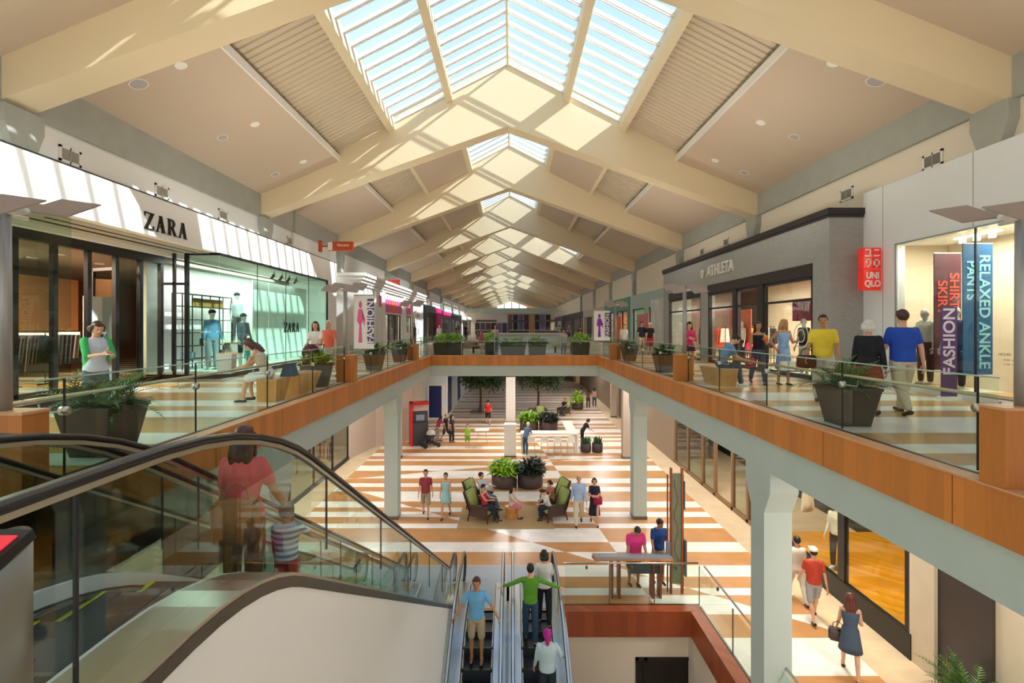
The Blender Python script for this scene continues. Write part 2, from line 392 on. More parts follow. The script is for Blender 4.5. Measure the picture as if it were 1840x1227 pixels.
for k in range(len(FR) - 1):
    y0, y1 = FR[k] + FW, FR[k + 1]
    # width of glazing each side: (left, right)
    wL, wR = (4.41, 4.35) if k <= 2 else (2.15, 2.1)
    if k == 6 - 1: wR = 6.35
    if k in (8, 9): wL, wR = 4.4, 4.4
    bmp, bmr, bmg, bmd, bmw = B(), B(), B(), B(), B()
    for s, wd in ((-1, wL), (1, wR)):
        e_ = lambda q: RX + s * q
        # glass and glazing bars running down the slope
        strip(bmg, *sorted((e_(.04), e_(wd))), y0, y1, .16, .175)
        n = max(3, int(round((y1 - y0) / .64)))
        for i in range(n + 1):
            yy = y0 + (y1 - y0) * i / n
            for q in ((-.06, -.025), (.025, .06)):
                if y0 <= yy + q[0] and yy + q[1] <= y1: strip(bmr, *sorted((e_(.03), e_(wd))), yy + q[0], yy + q[1], .03, .155)
        # purlins
        for q in ((2.22, wd) if wd > 4 else (wd,)):
            wid, dep = (.22, .34)
            strip(bmp, *sorted((e_(q - wid / 2), e_(q + wid / 2))), y0, y1, -dep + .1, .16)
        if wd > 5:
            strip(bmp, *sorted((e_(4.27), e_(4.49))), y0, y1, -.24, .16)
        # opaque roof
        if wd < 4:
            strip(bmw, *sorted((e_(wd + .11), e_(4.45))), y0, y1, -.28, -.2)
            strip(bmp, *sorted((e_(4.38), e_(4.53))), y0, y1, -.36, .1)
        if wd < 5: deckm(bmd, *sorted((e_(4.5), e_(6.9))), y0, y1, .06)
        # flat panel nearer the wall
        x0 = e_(6.42); x1 = WL - .1 if s < 0 else WR + .1
        z0_, z1_ = 13.33, 12.03
        prism(bmw, [(x0, z0_), (x1, z1_), (x1, z1_ + .12), (x0, z0_ + .16)], 'y', y0, y1)
        # its white edge strip
        prism(bmr, [(x0 - s * .05, z0_ - .02), (x0, z0_ - .02), (x0, z0_ + .2), (x0 - s * .05, z0_ + .2)], 'y', y0, y1)
        # outer weather skin so no light leaks above the panels
        strip(bmd, *sorted((e_(4.45 if wd < 5 else 6.4), e_(10.6))), y0 - FW, y1, .33, .36)
        if wd < 4: strip(bmd, *sorted((e_(wd), e_(4.5))), y0 - FW, y1, .33, .36)
    tube(bmp, [(RX, y0, zt(RX) + .02), (RX, y1, zt(RX) + .02)], .05, 6)
    g = struct('window_%d' % (k + 10), bmg, M_skyglass, 'skylight glazing of the roof')
    obj('glazing_bar', bmr, M_trimw, g)
    obj('purlin', bmp, M_purlin, g)
    struct('ceiling', bmd, M_deck, 'ribbed metal roof deck')
    struct('ceiling', bmw, M_panel, 'smooth ceiling panels between the roof beams')
# eaves beams, clerestory walls
bm = B(); box(bm, WL - .45, WL, -10, 150, 11.19, 12.2); struct('trim_7', bm, M_conc, 'concrete eaves beam on the left')
bm = B(); box(bm, WR, WR + .45, -10, 150, 11.27, 12.25); struct('trim_8', bm, M_conc, 'concrete eaves beam on the right')
bm = B(); box(bm, WL - .3, WL - .1, -10, 150, 9.0, 11.19); struct('wall_left', bm, M_white, 'white wall band above the left shopfronts')
bm = B(); box(bm, WR + .1, WR + .3, -10, 150, 9.0, 11.27); struct('wall_right', bm, M_cream, 'cream wall band above the right shopfronts')
# outer shells behind the shops
bm = B(); box(bm, -18.2, -18, -3, 130, 5, 12); box(bm, -18, WL - .3, -3, 130, 9.6, 9.8); struct('wall_left', bm, M_white)
bm = B(); box(bm, 18, 18.2, -3, 130, 5, 12); box(bm, WR + .3, 18, -3, 130, 9.6, 9.8); struct('wall_right', bm, M_white)
bm = B(); box(bm, -18, 18, 142, 142.3, 0, 9.6); box(bm, -10, -4.6, 142, 142.3, 9.6, 15); box(bm, 4.4, 10, 142, 142.3, 9.6, 15); struct('wall_back', bm, M_cream, 'distant end wall of the hall')
bm = B()
for x in (-4.6, -2.4, -.2, 2.0, 4.3): box(bm, x, x + .25, 141.9, 142.2, 9.6, 16.6)
box(bm, -4.6, 4.5, 141.9, 142.2, 11.6, 11.8); struct('trim_13', bm, M_trimw)
for k, y in enumerate(FR[:9]):
    for s, X, lab in ((-1, WL, 'left'), (1, WR, 'right')):
        if y < 5: continue
        a, b = (X - .55, X + .12) if s < 0 else (X - .12, X + .55)
        o = column('column', a, b, y + .08, y + FW - .08, 11.2 if s < 0 else 11.27, M_conc,
                   ['', '', 'concrete column under the nearest roof beam, upper %s corner', 'concrete column under the second roof beam on the %s', 'concrete column under the third roof beam on the %s',
                    'concrete column under the fourth roof beam on the %s', 'concrete column under the fifth roof beam on the %s', 'concrete column under the sixth roof beam on the %s', 'concrete column under the seventh roof beam on the %s'][k] % lab, z0=Z2 if k > 3 else 9.25, fl=.14)
# wall vents
def vent(x, y, z, s, label, w=.5, h=.34):
    t = thing('wall_vent', label, 'vent', (x, y, z), 0, 'ventilation grilles above the shopfronts')
    bm = B(); a, b = (0, .03) if s < 0 else (-.03, 0)
    for p in ((-w, w, h - .05, h), (-w, w, -h, -h + .05), (-w, -w + .05, -h, h), (w - .05, w, -h, h)):
        box(bm, a, b, p[0] / 1, p[1] / 1, p[2] / 1, p[3] / 1)
    obj('frame', bm, M_trimw, t)
    bm = B(); box(bm, (a + b) / 2 - .006, (a + b) / 2 - .002, -w, w, -h, h)
    n = 9
    for i in range(n): box(bm, a * .7, b * .7, -w + .05, w - .05, -h + .06 + i * (2 * h - .12) / n, -h + .06 + (i + .45) * (2 * h - .12) / n)
    box(bm, a, b, -.015, .015, -h, h)
    obj('grille', bm, mat('vent_grey', '#a9a293', .5), t)
vs = .24
for u, nm in ((125, 'vent nearest the camera on the white wall band above the left shopfront'), (290, 'second vent on the white wall band above the black metal letters'), (400, 'third vent on the left wall band'), (520, 'fourth vent on the left wall band beside the orange hanging sign')):
    vent(WL - .1, (WL - .1) * F / (u - 920), 10.73, -1, nm, .26, .17)
for u, nm in ((1677, 'vent nearest the camera on the cream right wall band'), (1522, 'second vent on the cream right wall band above the grey brick corner'), (1305, 'third vent on the right wall band'), (1262, 'farthest vent of the row above the grey brick shop')):
    vent(WR + .1, (WR + .1) * F / (u - 920), 10.75, 1, nm, .26, .17)
# downlights, speakers in the panels
def on_panel(u, v):
    s = 1 if u > 920 else -1; X0 = RX + s * 6.42; X1 = WL - .1 if s < 0 else WR + .1
    m_ = (12.03 - 13.33) / abs(X1 - X0)
    kx, kz = (u - 920) / F, (588 - v) / F
    d = (13.33 - CAM_Z - m_ * abs(X0) ) / (kz - m_ * abs(kx))
    return Vector((kx * d, d, CAM_Z + kz * d - .004)), math.atan(abs(m_)) * (1 if s > 0 else -1)
names = ['nearest', 'middle', 'farthest']
for side, pts, sp in (('right', ((1497, 113), (1367, 220), (1285, 288)), ((1573, 146), (1427, 246), (1337, 310))), ('left', ((325, 117), (458, 223), (545, 290)), ((249, 151), (400, 247), (495, 313)))):
    for i, (u, v) in enumerate(pts):
        p, a = on_panel(u, v)
        t = thing('downlight', '%s recessed downlight in the near %s ceiling panel' % (names[i], side), 'ceiling light', p, 0, 'recessed downlights in the near ceiling panels'); t.rotation_euler = (0, a, 0)
        bm = B(); lathe(bm, (0, 0), [(.10, -.012), (.13, -.012), (.13, .01), (.10, .01)], 20); obj('rim', bm, M_trimw, t)
        bm = B(); cyl(bm, (0, 0), .055, -.008, -.002, 14); obj('lamp', bm, M_lampglow, t)
    for i, (u, v) in enumerate(sp):
        p, a = on_panel(u, v); r = (.17, .13, .13)[i]
        t = thing('ceiling_speaker', '%s round grey speaker grille in the near %s ceiling panel' % (names[i], side), 'speaker', p, 0, 'round speakers in the near ceiling panels'); t.rotation_euler = (0, a, 0)
        bm = B(); lathe(bm, (0, 0), [(.001, -.012), (r * .8, -.014), (r, -.006), (r, .004), (.001, .004)], 22); obj('grille', bm, mat('grille_grey', '#b3aca6', .5), t)
        bm = B(); lathe(bm, (0, 0), [(r, -.006), (r + .02, -.006), (r + .02, .004), (r, .004)], 22); obj('rim', bm, M_trimw, t)
# far end: bright glazed gable
bm = B(); box(bm, -9.4, 9.3, 128, 128.6, 9.3, 10.2); struct('trim_9', bm, M_conc2, 'concrete beam across the far end of the hall')

# unseen soffit lamps added to brighten the ground floor; real uplights on the poles
for y in (6, 12, 18, 24, 30, 38, 46):
    for x in (-7, 7): light('soffit_fill', 'AREA', (x, y, 4.9), 150, WARM, 1.2, aim=(0, 0, -1))
for y in (28, 32): light('soffit_fill', 'AREA', (0, y, 4.85), 160, WARM, 1.5, aim=(0, 0, -1))
# ------------------------------------------------------------------ glass rails along the opening
def clamp_bm(bm, x, y, z, s, handx):
    tube(bm, [(x - s * .03, y, z), (x + s * .03, y, z)], .045, 12)
    tube(bm, [(x, y, z), (handx - s * .02, y, z - .03), (handx, y, z + .06)], .009, 6)
def rail(label, xg, ys, s, xh):
    """xg glass plane, xh handrail line; s = side"""
    t = thing('glass_railing', label, 'railing', (xg, ys[0], Z2))
    for a, b in zip(ys, ys[1:]):
        bm = B(); box(bm, -.008, .008, a - ys[0] + .006, b - ys[0] - .006, .03, .98); gp_ = obj('glass_pane', bm, M_glass, t)
        bm = B(); box(bm, -.009, .009, b - ys[0] - .006, b - ys[0] + .006, .03, .98); obj('joint', bm, M_dark, t)
        bm = B(); clamp_bm(bm, 0, b - ys[0], .66, s, (xh - xg)); obj('bracket', bm, M_steel, gp_, True)
    bm = B(); tube(bm, [(xh - xg, 0, .76), (xh - xg, ys[-1] - ys[0], .76)], .022, 10); obj('handrail', bm, mat('rail_brass', '#cfc4a4', .3, metal=.8), t, True)
    bm = B(); box(bm, -.012, .012, 0, ys[-1] - ys[0], .975, .99); obj('top_edge', bm, mat('glass_edge', '#a9c2b2', .2), t)
    return t
PL = (4.17, 12.7, 21.2); PR = (4.4, 13.0, 21.6)
rail('glass railing with a steel handrail along the left walkway, nearest stretch', XL - .25, [4.42, 4.7, 6.65, 8.6, 10.55, 12.55], -1, XL - .5)
rail('glass railing along the left walkway between the first and second timber lamp bases behind', XL - .25, [12.95, 14.9, 16.9, 18.9, 21.05], -1, XL - .5)
rail('short glass railing at the far left corner of the opening', XL - .25, [21.45, 23.1, YV + .2], -1, XL - .5)
rail('glass railing with a steel handrail along the right walkway, nearest stretch', XR + .33, [4.66, 4.87, 6.87, 8.9, 10.94, 12.85], 1, XR + .56)
rail('glass railing along the right walkway in front of the far square planter', XR + .33, [13.28, 15.3, 17.4, 19.4, 21.45], 1, XR + .56)
rail('short glass railing at the far right corner of the opening', XR + .33, [21.88, 23.3, YV + .2], 1, XR + .56)
t = thing('glass_railing', 'glass railing across the far end of the opening in front of the bright green planters', 'railing', (0, YV + .25, Z2))
xs = [XL - .25, -2.6, -.9, .8, 2.5, XR + .3]
for a, b in zip(xs, xs[1:]):
    bm = B(); box(bm, a + .006, b - .006, -.008, .008, .03, .98); obj('glass_pane', bm, M_glass, t)
    bm = B(); box(bm, b - .012, b + .012, -.009, .009, .03, .98); obj('joint', bm, mat('glass_edge', '#a9c2b2', .2), t)
bm = B(); tube(bm, [(XL - .3, .2, .76), (XR + .4, .2, .76)], .022, 8); obj('handrail', bm, M_steel, t, True)

# timber-clad bases and lamp poles with tilted reflector panels
def lamp_base(x0, x1, y0, y1, label):
    t = thing('timber_lamp_base', label, 'pedestal', ((x0 + x1) / 2, (y0 + y1) / 2, 5.567), 0, 'timber boxes at the lamp poles')
    w_, d_ = (x1 - x0) / 2, (y1 - y0) / 2
    bm = B(); box(bm, -w_, w_, -d_, d_, 0, .693); o = obj('cladding', bm, M_wood, t)
    bm = B(); box(bm, -w_ - .008, w_ + .008, -d_ - .008, d_ + .008, .693, .718); obj('cap', bm, M_wood_cap, t)
def lamp_pole(x, y, s, label, zt_=8.1):
    t = thing('lamp_pole', label, 'lamp', (x, y, 6.287), 0, 'lamp poles along the walkway edge')
    h = zt_ - 6.287
    bm = B(); tube(bm, [(0, 0, 0), (0, 0, h)], [.055, .048], 14); obj('pole', bm, M_lamp_pole, t, True)
    for k, (sx, sy) in enumerate(((1, 1), (-1, 1), (1, -1), (-1, -1))):
        bm = B()
        # panel: thin tilted plate, inner edge low, outer edge high
        c = Vector((sx * .27, sy * .27, h - .06 + sy * .05)); M = Matrix.Translation(c) @ Matrix.Rotation(-s * math.radians(8), 4, 'Y') @ Matrix.Rotation(math.radians(30), 4, 'X')
        v = [bm.verts.new(M @ Vector((a * .19, b * .19, zz))) for zz in (0, .012) for a, b in ((-1, -1), (1, -1), (1, 1), (-1, 1))]
        for q in ((0, 3, 2, 1), (4, 5, 6, 7), (0, 1, 5, 4), (1, 2, 6, 5), (2, 3, 7, 6), (3, 0, 4, 7)): bm.faces.new([v[i] for i in q])
        obj('reflector_panel', bm, M_reflector, t)
    bm = B(); tube(bm, [(-.2, 0, h - .1), (.2, 0, h - .1)], .03, 10); tube(bm, [(0, -.2, h - .12), (0, .2, h - .12)], .02, 8); obj('bracket_arm', bm, M_trimw, t, True)
    return t
for i, y in enumerate(PL):
    nm = ('nearest', 'second', 'third')[i]
    lamp_base(XL - .47, XL - .005, y - .12, y + .12, '%s timber-clad box at the base of a lamp pole on the left walkway edge' % nm)
    lamp_pole(XL - .28, y, -1, '%s grey lamp pole with tilted square panels on the left' % nm)
for i, y in enumerate(PR):
    nm = ('nearest', 'second', 'third')[i]
    lamp_base(XR + .005, XR + .47, y - .12, y + .12, '%s timber-clad box at the base of a lamp pole on the right walkway edge' % nm)
    lamp_pole(XR + .28, y, 1, '%s grey lamp pole with tilted square panels on the right' % nm)
for y in PL: light('pole_uplight', 'SPOT', (XL - .28, y, 8.45), 320, WARM, .15, aim=(-.15, .2, 1), spot=2.7)
for y in PR: light('pole_uplight', 'SPOT', (XR + .28, y, 8.45), 320, WARM, .15, aim=(.15, .2, 1), spot=2.7)

# ------------------------------------------------------------------ foliage
def leaf_mat(name, c1, c2, rough=.45):
    m, t, b = node_mat(name)
    g = t.nodes.new('ShaderNodeNewGeometry'); mm = t.nodes.new('ShaderNodeMixRGB')
    mm.inputs[1].default_value = hx(c1); mm.inputs[2].default_value = hx(c2)
    t.links.new(g.outputs['Random Per Island'], mm.inputs[0]); t.links.new(mm.outputs[0], b.inputs['Base Color'])
    b.inputs['Roughness'].default_value = rough; return m
M_fern = leaf_mat('fern_green', '#27401c', '#5f8a34'); M_lime = leaf_mat('lime_leaves', '#6aae1a', '#d2ee4c')
M_dkleaf = leaf_mat('dark_leaves', '#14211a', '#33473a'); M_croton = leaf_mat('mid_leaves', '#3c7a18', '#a3c83a')
M_tree = leaf_mat('tree_leaves', '#24391d', '#5d7a45'); M_snake = leaf_mat('blade_leaves', '#1f4a2a', '#4c7a3c')
def frond(bm, base, az, elev, length, droop, wleaf=.10, n=14):
    d = Vector((math.cos(az), math.sin(az), 0)); pts = []
    for i in range(n + 1):
        f = i / n; a = elev - droop * f
        pts.append(Vector(base) if i == 0 else pts[-1] + (d * math.cos(a) + Vector((0, 0, math.sin(a)))) * length / n)
    side = Vector((-d.y, d.x, 0))
    for i in range(1, n):
        f = i / n; wl = wleaf * math.sin(PI * min(1, f * .9 + .12)) * 1.1; t_ = (pts[i + 1] - pts[i - 1]).normalized()
        for s in (-1, 1):
            a = pts[i] - t_ * length / n * .32; b = pts[i] + t_ * length / n * .32; c = pts[i] + side * s * wl + t_ * wl * .5 + Vector((0, 0, wl * .25))
            bm.faces.new([bm.verts.new(p) for p in (a, b, c)])
    for i in range(n):
        a, b = pts[i], pts[i + 1]; w_ = .006
        bm.faces.new([bm.verts.new(p) for p in (a - side * w_, a + side * w_, b + side * w_, b - side * w_)])
def blade(bm, base, az, elev, length, width, bend=.5, n=4):
    d = Vector((math.cos(az), math.sin(az), 0)); side = Vector((-d.y, d.x, 0)); p = Vector(base); a = elev; prev = None
    for i in range(n + 1):
        f = i / n; w_ = width * (math.sin(PI * (f * .85 + .12)) ** .8) * .5 if i < n else .001
        cur = (bm.verts.new(p - side * w_), bm.verts.new(p + side * w_))
        if prev: bm.faces.new((prev[0], prev[1], cur[1], cur[0]))
        prev = cur; p = p + (d * math.cos(a) + Vector((0, 0, math.sin(a)))) * length / n; a -= bend / n * (1 + f)
def cycad(bm, z, r, n=64, L_=.66):
    for i in range(n):
        az = rnd.uniform(0, 2 * PI); q = rnd.random()
        frond(bm, (rnd.uniform(-r, r) * .7, rnd.uniform(-r, r) * .7, z), az, rnd.uniform(.25, 1.35), L_ * rnd.uniform(.65, 1.05), rnd.uniform(.6, 1.3), .10, 16)
def bush(bm, z, r, h, n=240, lw=.07, ll=.24):
    for i in range(n):
        az = rnd.uniform(0, 2 * PI); q = math.sqrt(rnd.random()) * r; a2 = rnd.uniform(0, 2 * PI)
        zz = z + rnd.uniform(0, 1) * h * (1 - .55 * (q / r) ** 2)
        blade(bm, (q * math.cos(a2), q * math.sin(a2), zz), a2 + rnd.uniform(-.9, .9), rnd.uniform(.1, 1.3), ll * rnd.uniform(.6, 1.1), lw, 1.1, 3)
def square_planter(loc, label, h=.56, top=.31, bot=.21, plant='cycad', m=M_bronze, pm=None, rz=0, ky=1.0, group='square bronze planters'):
    t = thing('potted_plant', label, 'planter', loc, rz, group)
    bm = B(); taper(bm, (0, 0), 0, h, bot, top, ky); taper(bm, (0, 0), h - .03, h + .012, top + .006, top + .008, ky); obj('planter_box', bm, m, t)
    bm = B(); taper(bm, (0, 0), h + .005, h + .02, top - .03, top - .03, ky); obj('soil', bm, M_soil, t)
    bm = B()
    if plant == 'cycad': cycad(bm, h, top)
    elif plant == 'leafy': bush(bm, h, top * .95, .22, 130, .09, .3)
    else: bush(bm, h, top * 1.05, .55, 360, .07, .26)
    obj('foliage', bm, pm or M_fern, t); return t
square_planter((-4.78, 5.66, Z2), 'large square bronze planter of fern-like palm fronds, nearest on the left walkway')
square_planter((5.1, 7.36, Z2), 'large square bronze planter of fern-like palm fronds, nearest on the right walkway')
square_planter((-4.86, 12.05, Z2), 'square bronze planter of broad glossy leaves beside the second timber lamp base on the left', plant='leafy', pm=M_croton)
square_planter((-4.78, 16.8, Z2), 'square bronze planter beside the woman-silhouette banner on the left walkway', plant='leafy', pm=M_fern)
square_planter((-4.78, 20.6, Z2), 'square bronze planter just before the third timber lamp base on the left', plant='leafy', pm=M_fern)
square_planter((5.0, 15.9, Z2), 'square brown planter on the right walkway beyond the second timber lamp base', plant='leafy', pm=M_fern)
square_planter((5.1, 21.0, Z2), 'small dark planter beside the third timber lamp base on the right', plant='leafy', pm=M_fern)
for x, lab, kx in ((-3.75, 'dark planter of lime green shrubs at the far left end of the opening', 1), (-3.05, 'dark planter of grass-green shrubs just right of the far left lime planter', 1), (-1.15, 'narrow dark planter with yellow-green leaves behind the far glass rail', .7),
        (.05, 'long dark planter of low green plants behind the middle of the far glass rail', 1), (1.35, 'small dark planter right of the long one behind the far glass rail', .7), (3.65, 'dark planter of lime green shrubs at the far right end of the opening', 1.1)):
    pl = square_planter((x, 26.0, Z2), lab, h=.62, top=.42 * kx, bot=.38 * kx, plant='bush', pm=M_lime if 'lime' in lab or 'yellow' in lab else M_croton, group='planters at the far end of the opening')
    if 'long' in lab: pl.scale = (1.6, 1, .8)

def round_planter(loc, label, r, h, fol, fm, fh, n=420, group='round brown planters on the ground floor', **k):
    t = thing('potted_plant', label, 'planter', loc, 0, group)
    bm = B(); lathe(bm, (0, 0), [(r * .93, 0), (r, .04), (r, h), (r - .035, h), (r - .035, h - .06), (.01, h - .06)], 28); obj('pot', bm, mat('round_pot', '#4b3c38', .5, var=.08), t, True)
    bm = B()
    if fol == 'bush': bush(bm, h - .05, r * 1.05, fh, n, k.get('lw', .11), k.get('ll', .34))
    else:
        for i in range(n): blade(bm, (rnd.uniform(-r, r) * .7, rnd.uniform(-r, r) * .7, h - .06), rnd.uniform(0, 6.3), rnd.uniform(1.1, 1.5), fh * rnd.uniform(.6, 1), .06, .3, 3)
    obj('foliage', bm, fm, t); return t
round_planter((-.34, 21.35, 0), 'round brown planter overflowing with bright green leaves, left of a pair', .56, .62, 'bush', M_lime, .6)
round_planter((.80, 21.35, 0), 'round brown planter of dark purplish leaves, right of a pair', .56, .62, 'bush', M_dkleaf, .6)
round_planter((1.15, 32.6, 0), 'round planter of green leaves farther back behind the white totem, left of a pair', .62, .7, 'bush', M_croton, .6)
round_planter((2.45, 32.6, 0), 'round planter of dark leaves farther back behind the white totem, right of a pair', .62, .7, 'bush', M_dkleaf, .6)
round_planter((4.15, 27.2, 0), 'small round pot of blade leaves at the end of the white communal table, left one', .3, .5, 'blade', M_snake, .5, 60)
round_planter((4.8, 27.2, 0), 'small round pot of blade leaves at the end of the white communal table, right one', .3, .5, 'blade', M_snake, .5, 60)
round_planter((5.6, 41.5, 0), 'bushy green shrub in a pot beside a distant armchair', .5, .5, 'bush', M_lime, 1.1, 320)
p = round_planter((8.15, 8.55, 0), 'dark fern-like palm in a pot against the stone wall at the lower right', .32, .3, 'blade', M_fern, .1, 4)
bm = B(); cycad(bm, .45, .2, 60, .8); obj('foliage', bm, M_fern, p)
p = round_planter((8.6 - .25, 7.7, 0), 'second dark fern-like palm at the lower right corner', .32, .3, 'blade', M_fern, .1, 4)
bm = B(); cycad(bm, .4, .2, 60, .75); obj('foliage', bm, M_fern, p)

def tree(loc, label, h, r):
    t = thing('potted_tree', label, 'tree', loc, 0, 'trees growing in the far part of the ground floor')
    bm = B(); tube(bm, [(0, 0, 0), (.05, 0, h * .3), (-.03, .03, h * .62)], [.12, .09, .07], 8)
    tips = []
    for i in range(9):
        az = i * 2.4; e_ = Vector((math.cos(az) * r * .7, math.sin(az) * r * .7, h * (.68 + .03 * (i % 5)))); tube(bm, [(-.03, .03, h * .5), tuple(e_ * .5 + Vector((0, 0, h * .3))), tuple(e_)], [.05, .035, .015], 5); tips.append(e_)
    obj('trunk', bm, mat('bark', '#5a4636', .8), t)
    bm = B()
    for i in range(4200):
        c = tips[i % 9]; v = Vector((rnd.gauss(0, 1), rnd.gauss(0, 1), rnd.gauss(0, .7))).normalized() * rnd.random() ** .5 * r * .62 + c * 1.0 + Vector((0, 0, rnd.uniform(-.3, .5)))
        blade(bm, v, rnd.uniform(0, 6.3), rnd.uniform(-1, 1), rnd.uniform(.2, .34), .12, .4, 2)
    obj('foliage', bm, M_tree, t)
    bm = B(); box(bm, -.8, .8, -.8, .8, 0, .03); obj('tree_grate', bm, M_steel_d, t)
tree((-2.62, 40.0, 0), 'slim tree left of the white totem beyond the bridge', 3.9, 1.55)
tree((2.2, 41.0, 0), 'slim tree right of the white totem beyond the bridge', 3.9, 1.75)

# ------------------------------------------------------------------ escalators
def fillet(pts, rad, n=8):
    out = [Vector(pts[0])]
    for a, b, c in zip(pts, pts[1:], pts[2:]):
        a, b, c = Vector(a), Vector(b), Vector(c); u = (a - b).normalized(); v = (c - b).normalized()
        ang = u.angle(v); tl = min(rad / math.tan(ang / 2), (a - b).length * .49, (c - b).length * .49)
        p0, p2 = b + u * tl, b + v * tl
        for i in range(n + 1):
            f = i / n; out.append(p0 * (1 - f) ** 2 + b * 2 * f * (1 - f) + p2 * f * f)
    out.append(Vector(pts[-1])); return out
def offset(path, d):
    r = []
    for i, p in enumerate(path):
        t_ = (path[min(i + 1, len(path) - 1)] - path[max(i - 1, 0)]).normalized(); r.append(p + Vector((-t_.y, t_.x)) * d)
    return r
def sweep(bm, path, x, sec):
    """closed section [(dx,dn)] swept along a (y,z) path at x"""
    rings = []
    for i, p in enumerate(path):
        t_ = (path[min(i + 1, len(path) - 1)] - path[max(i - 1, 0)]).normalized(); n_ = Vector((-t_.y, t_.x))
        rings.append([bm.verts.new((x + dx, p.x + n_.x * dn, p.y + n_.y * dn)) for dx, dn in sec])
    m_ = len(sec)
    for a, b in zip(rings, rings[1:]):
        for k in range(m_): bm.faces.new((a[k], a[(k + 1) % m_], b[(k + 1) % m_], b[k]))
    bm.faces.new(rings[0][::-1]); bm.faces.new(rings[-1])
def strip_between(bm, pa, pb, x0, x1):
    """solid sheet between two (y,z) paths, given as matching point lists"""
    ra = []
    for a, b in zip(pa, pb): ra.append([bm.verts.new((x0, a.x, a.y)), bm.verts.new((x1, a.x, a.y)), bm.verts.new((x1, b.x, b.y)), bm.verts.new((x0, b.x, b.y))])
    for a, b in zip(ra, ra[1:]):
        for k in range(4): bm.faces.new((a[k], a[(k + 1) % 4], b[(k + 1) % 4], b[k]))
    bm.faces.new(ra[0][::-1]); bm.faces.new(ra[-1])
def resample(path, n):
    ds = [0]
    for a, b in zip(path, path[1:]): ds.append(ds[-1] + (b - a).length)
    out = []; j = 0
    for i in range(n + 1):
        s_ = ds[-1] * i / n
        while j < len(ds) - 2 and ds[j + 1] < s_: j += 1
        f = (s_ - ds[j]) / max(1e-9, ds[j + 1] - ds[j]); out.append(path[j].lerp(path[j + 1], f))
    return out
M_step, t_, b_ = node_mat('step_metal')
tcn = t_.nodes.new('ShaderNodeTexCoord'); wv = t_.nodes.new('ShaderNodeTexWave'); wv.bands_direction = 'X'; wv.inputs['Scale'].default_value = 16
t_.links.new(tcn.outputs['Object'], wv.inputs['Vector']); rr = t_.nodes.new('ShaderNodeValToRGB'); t_.links.new(wv.outputs[0], rr.inputs[0])
rr.color_ramp.elements[0].color = (.012, .013, .016, 1); rr.color_ramp.elements[1].color = (.10, .11, .13, 1)
t_.links.new(rr.outputs[0], b_.inputs['Base Color']); b_.inputs['Roughness'].default_value = .35; b_.inputs['Metallic'].default_value = .6
M_yel = mat('yellow_line', '#d7d32c', .5)
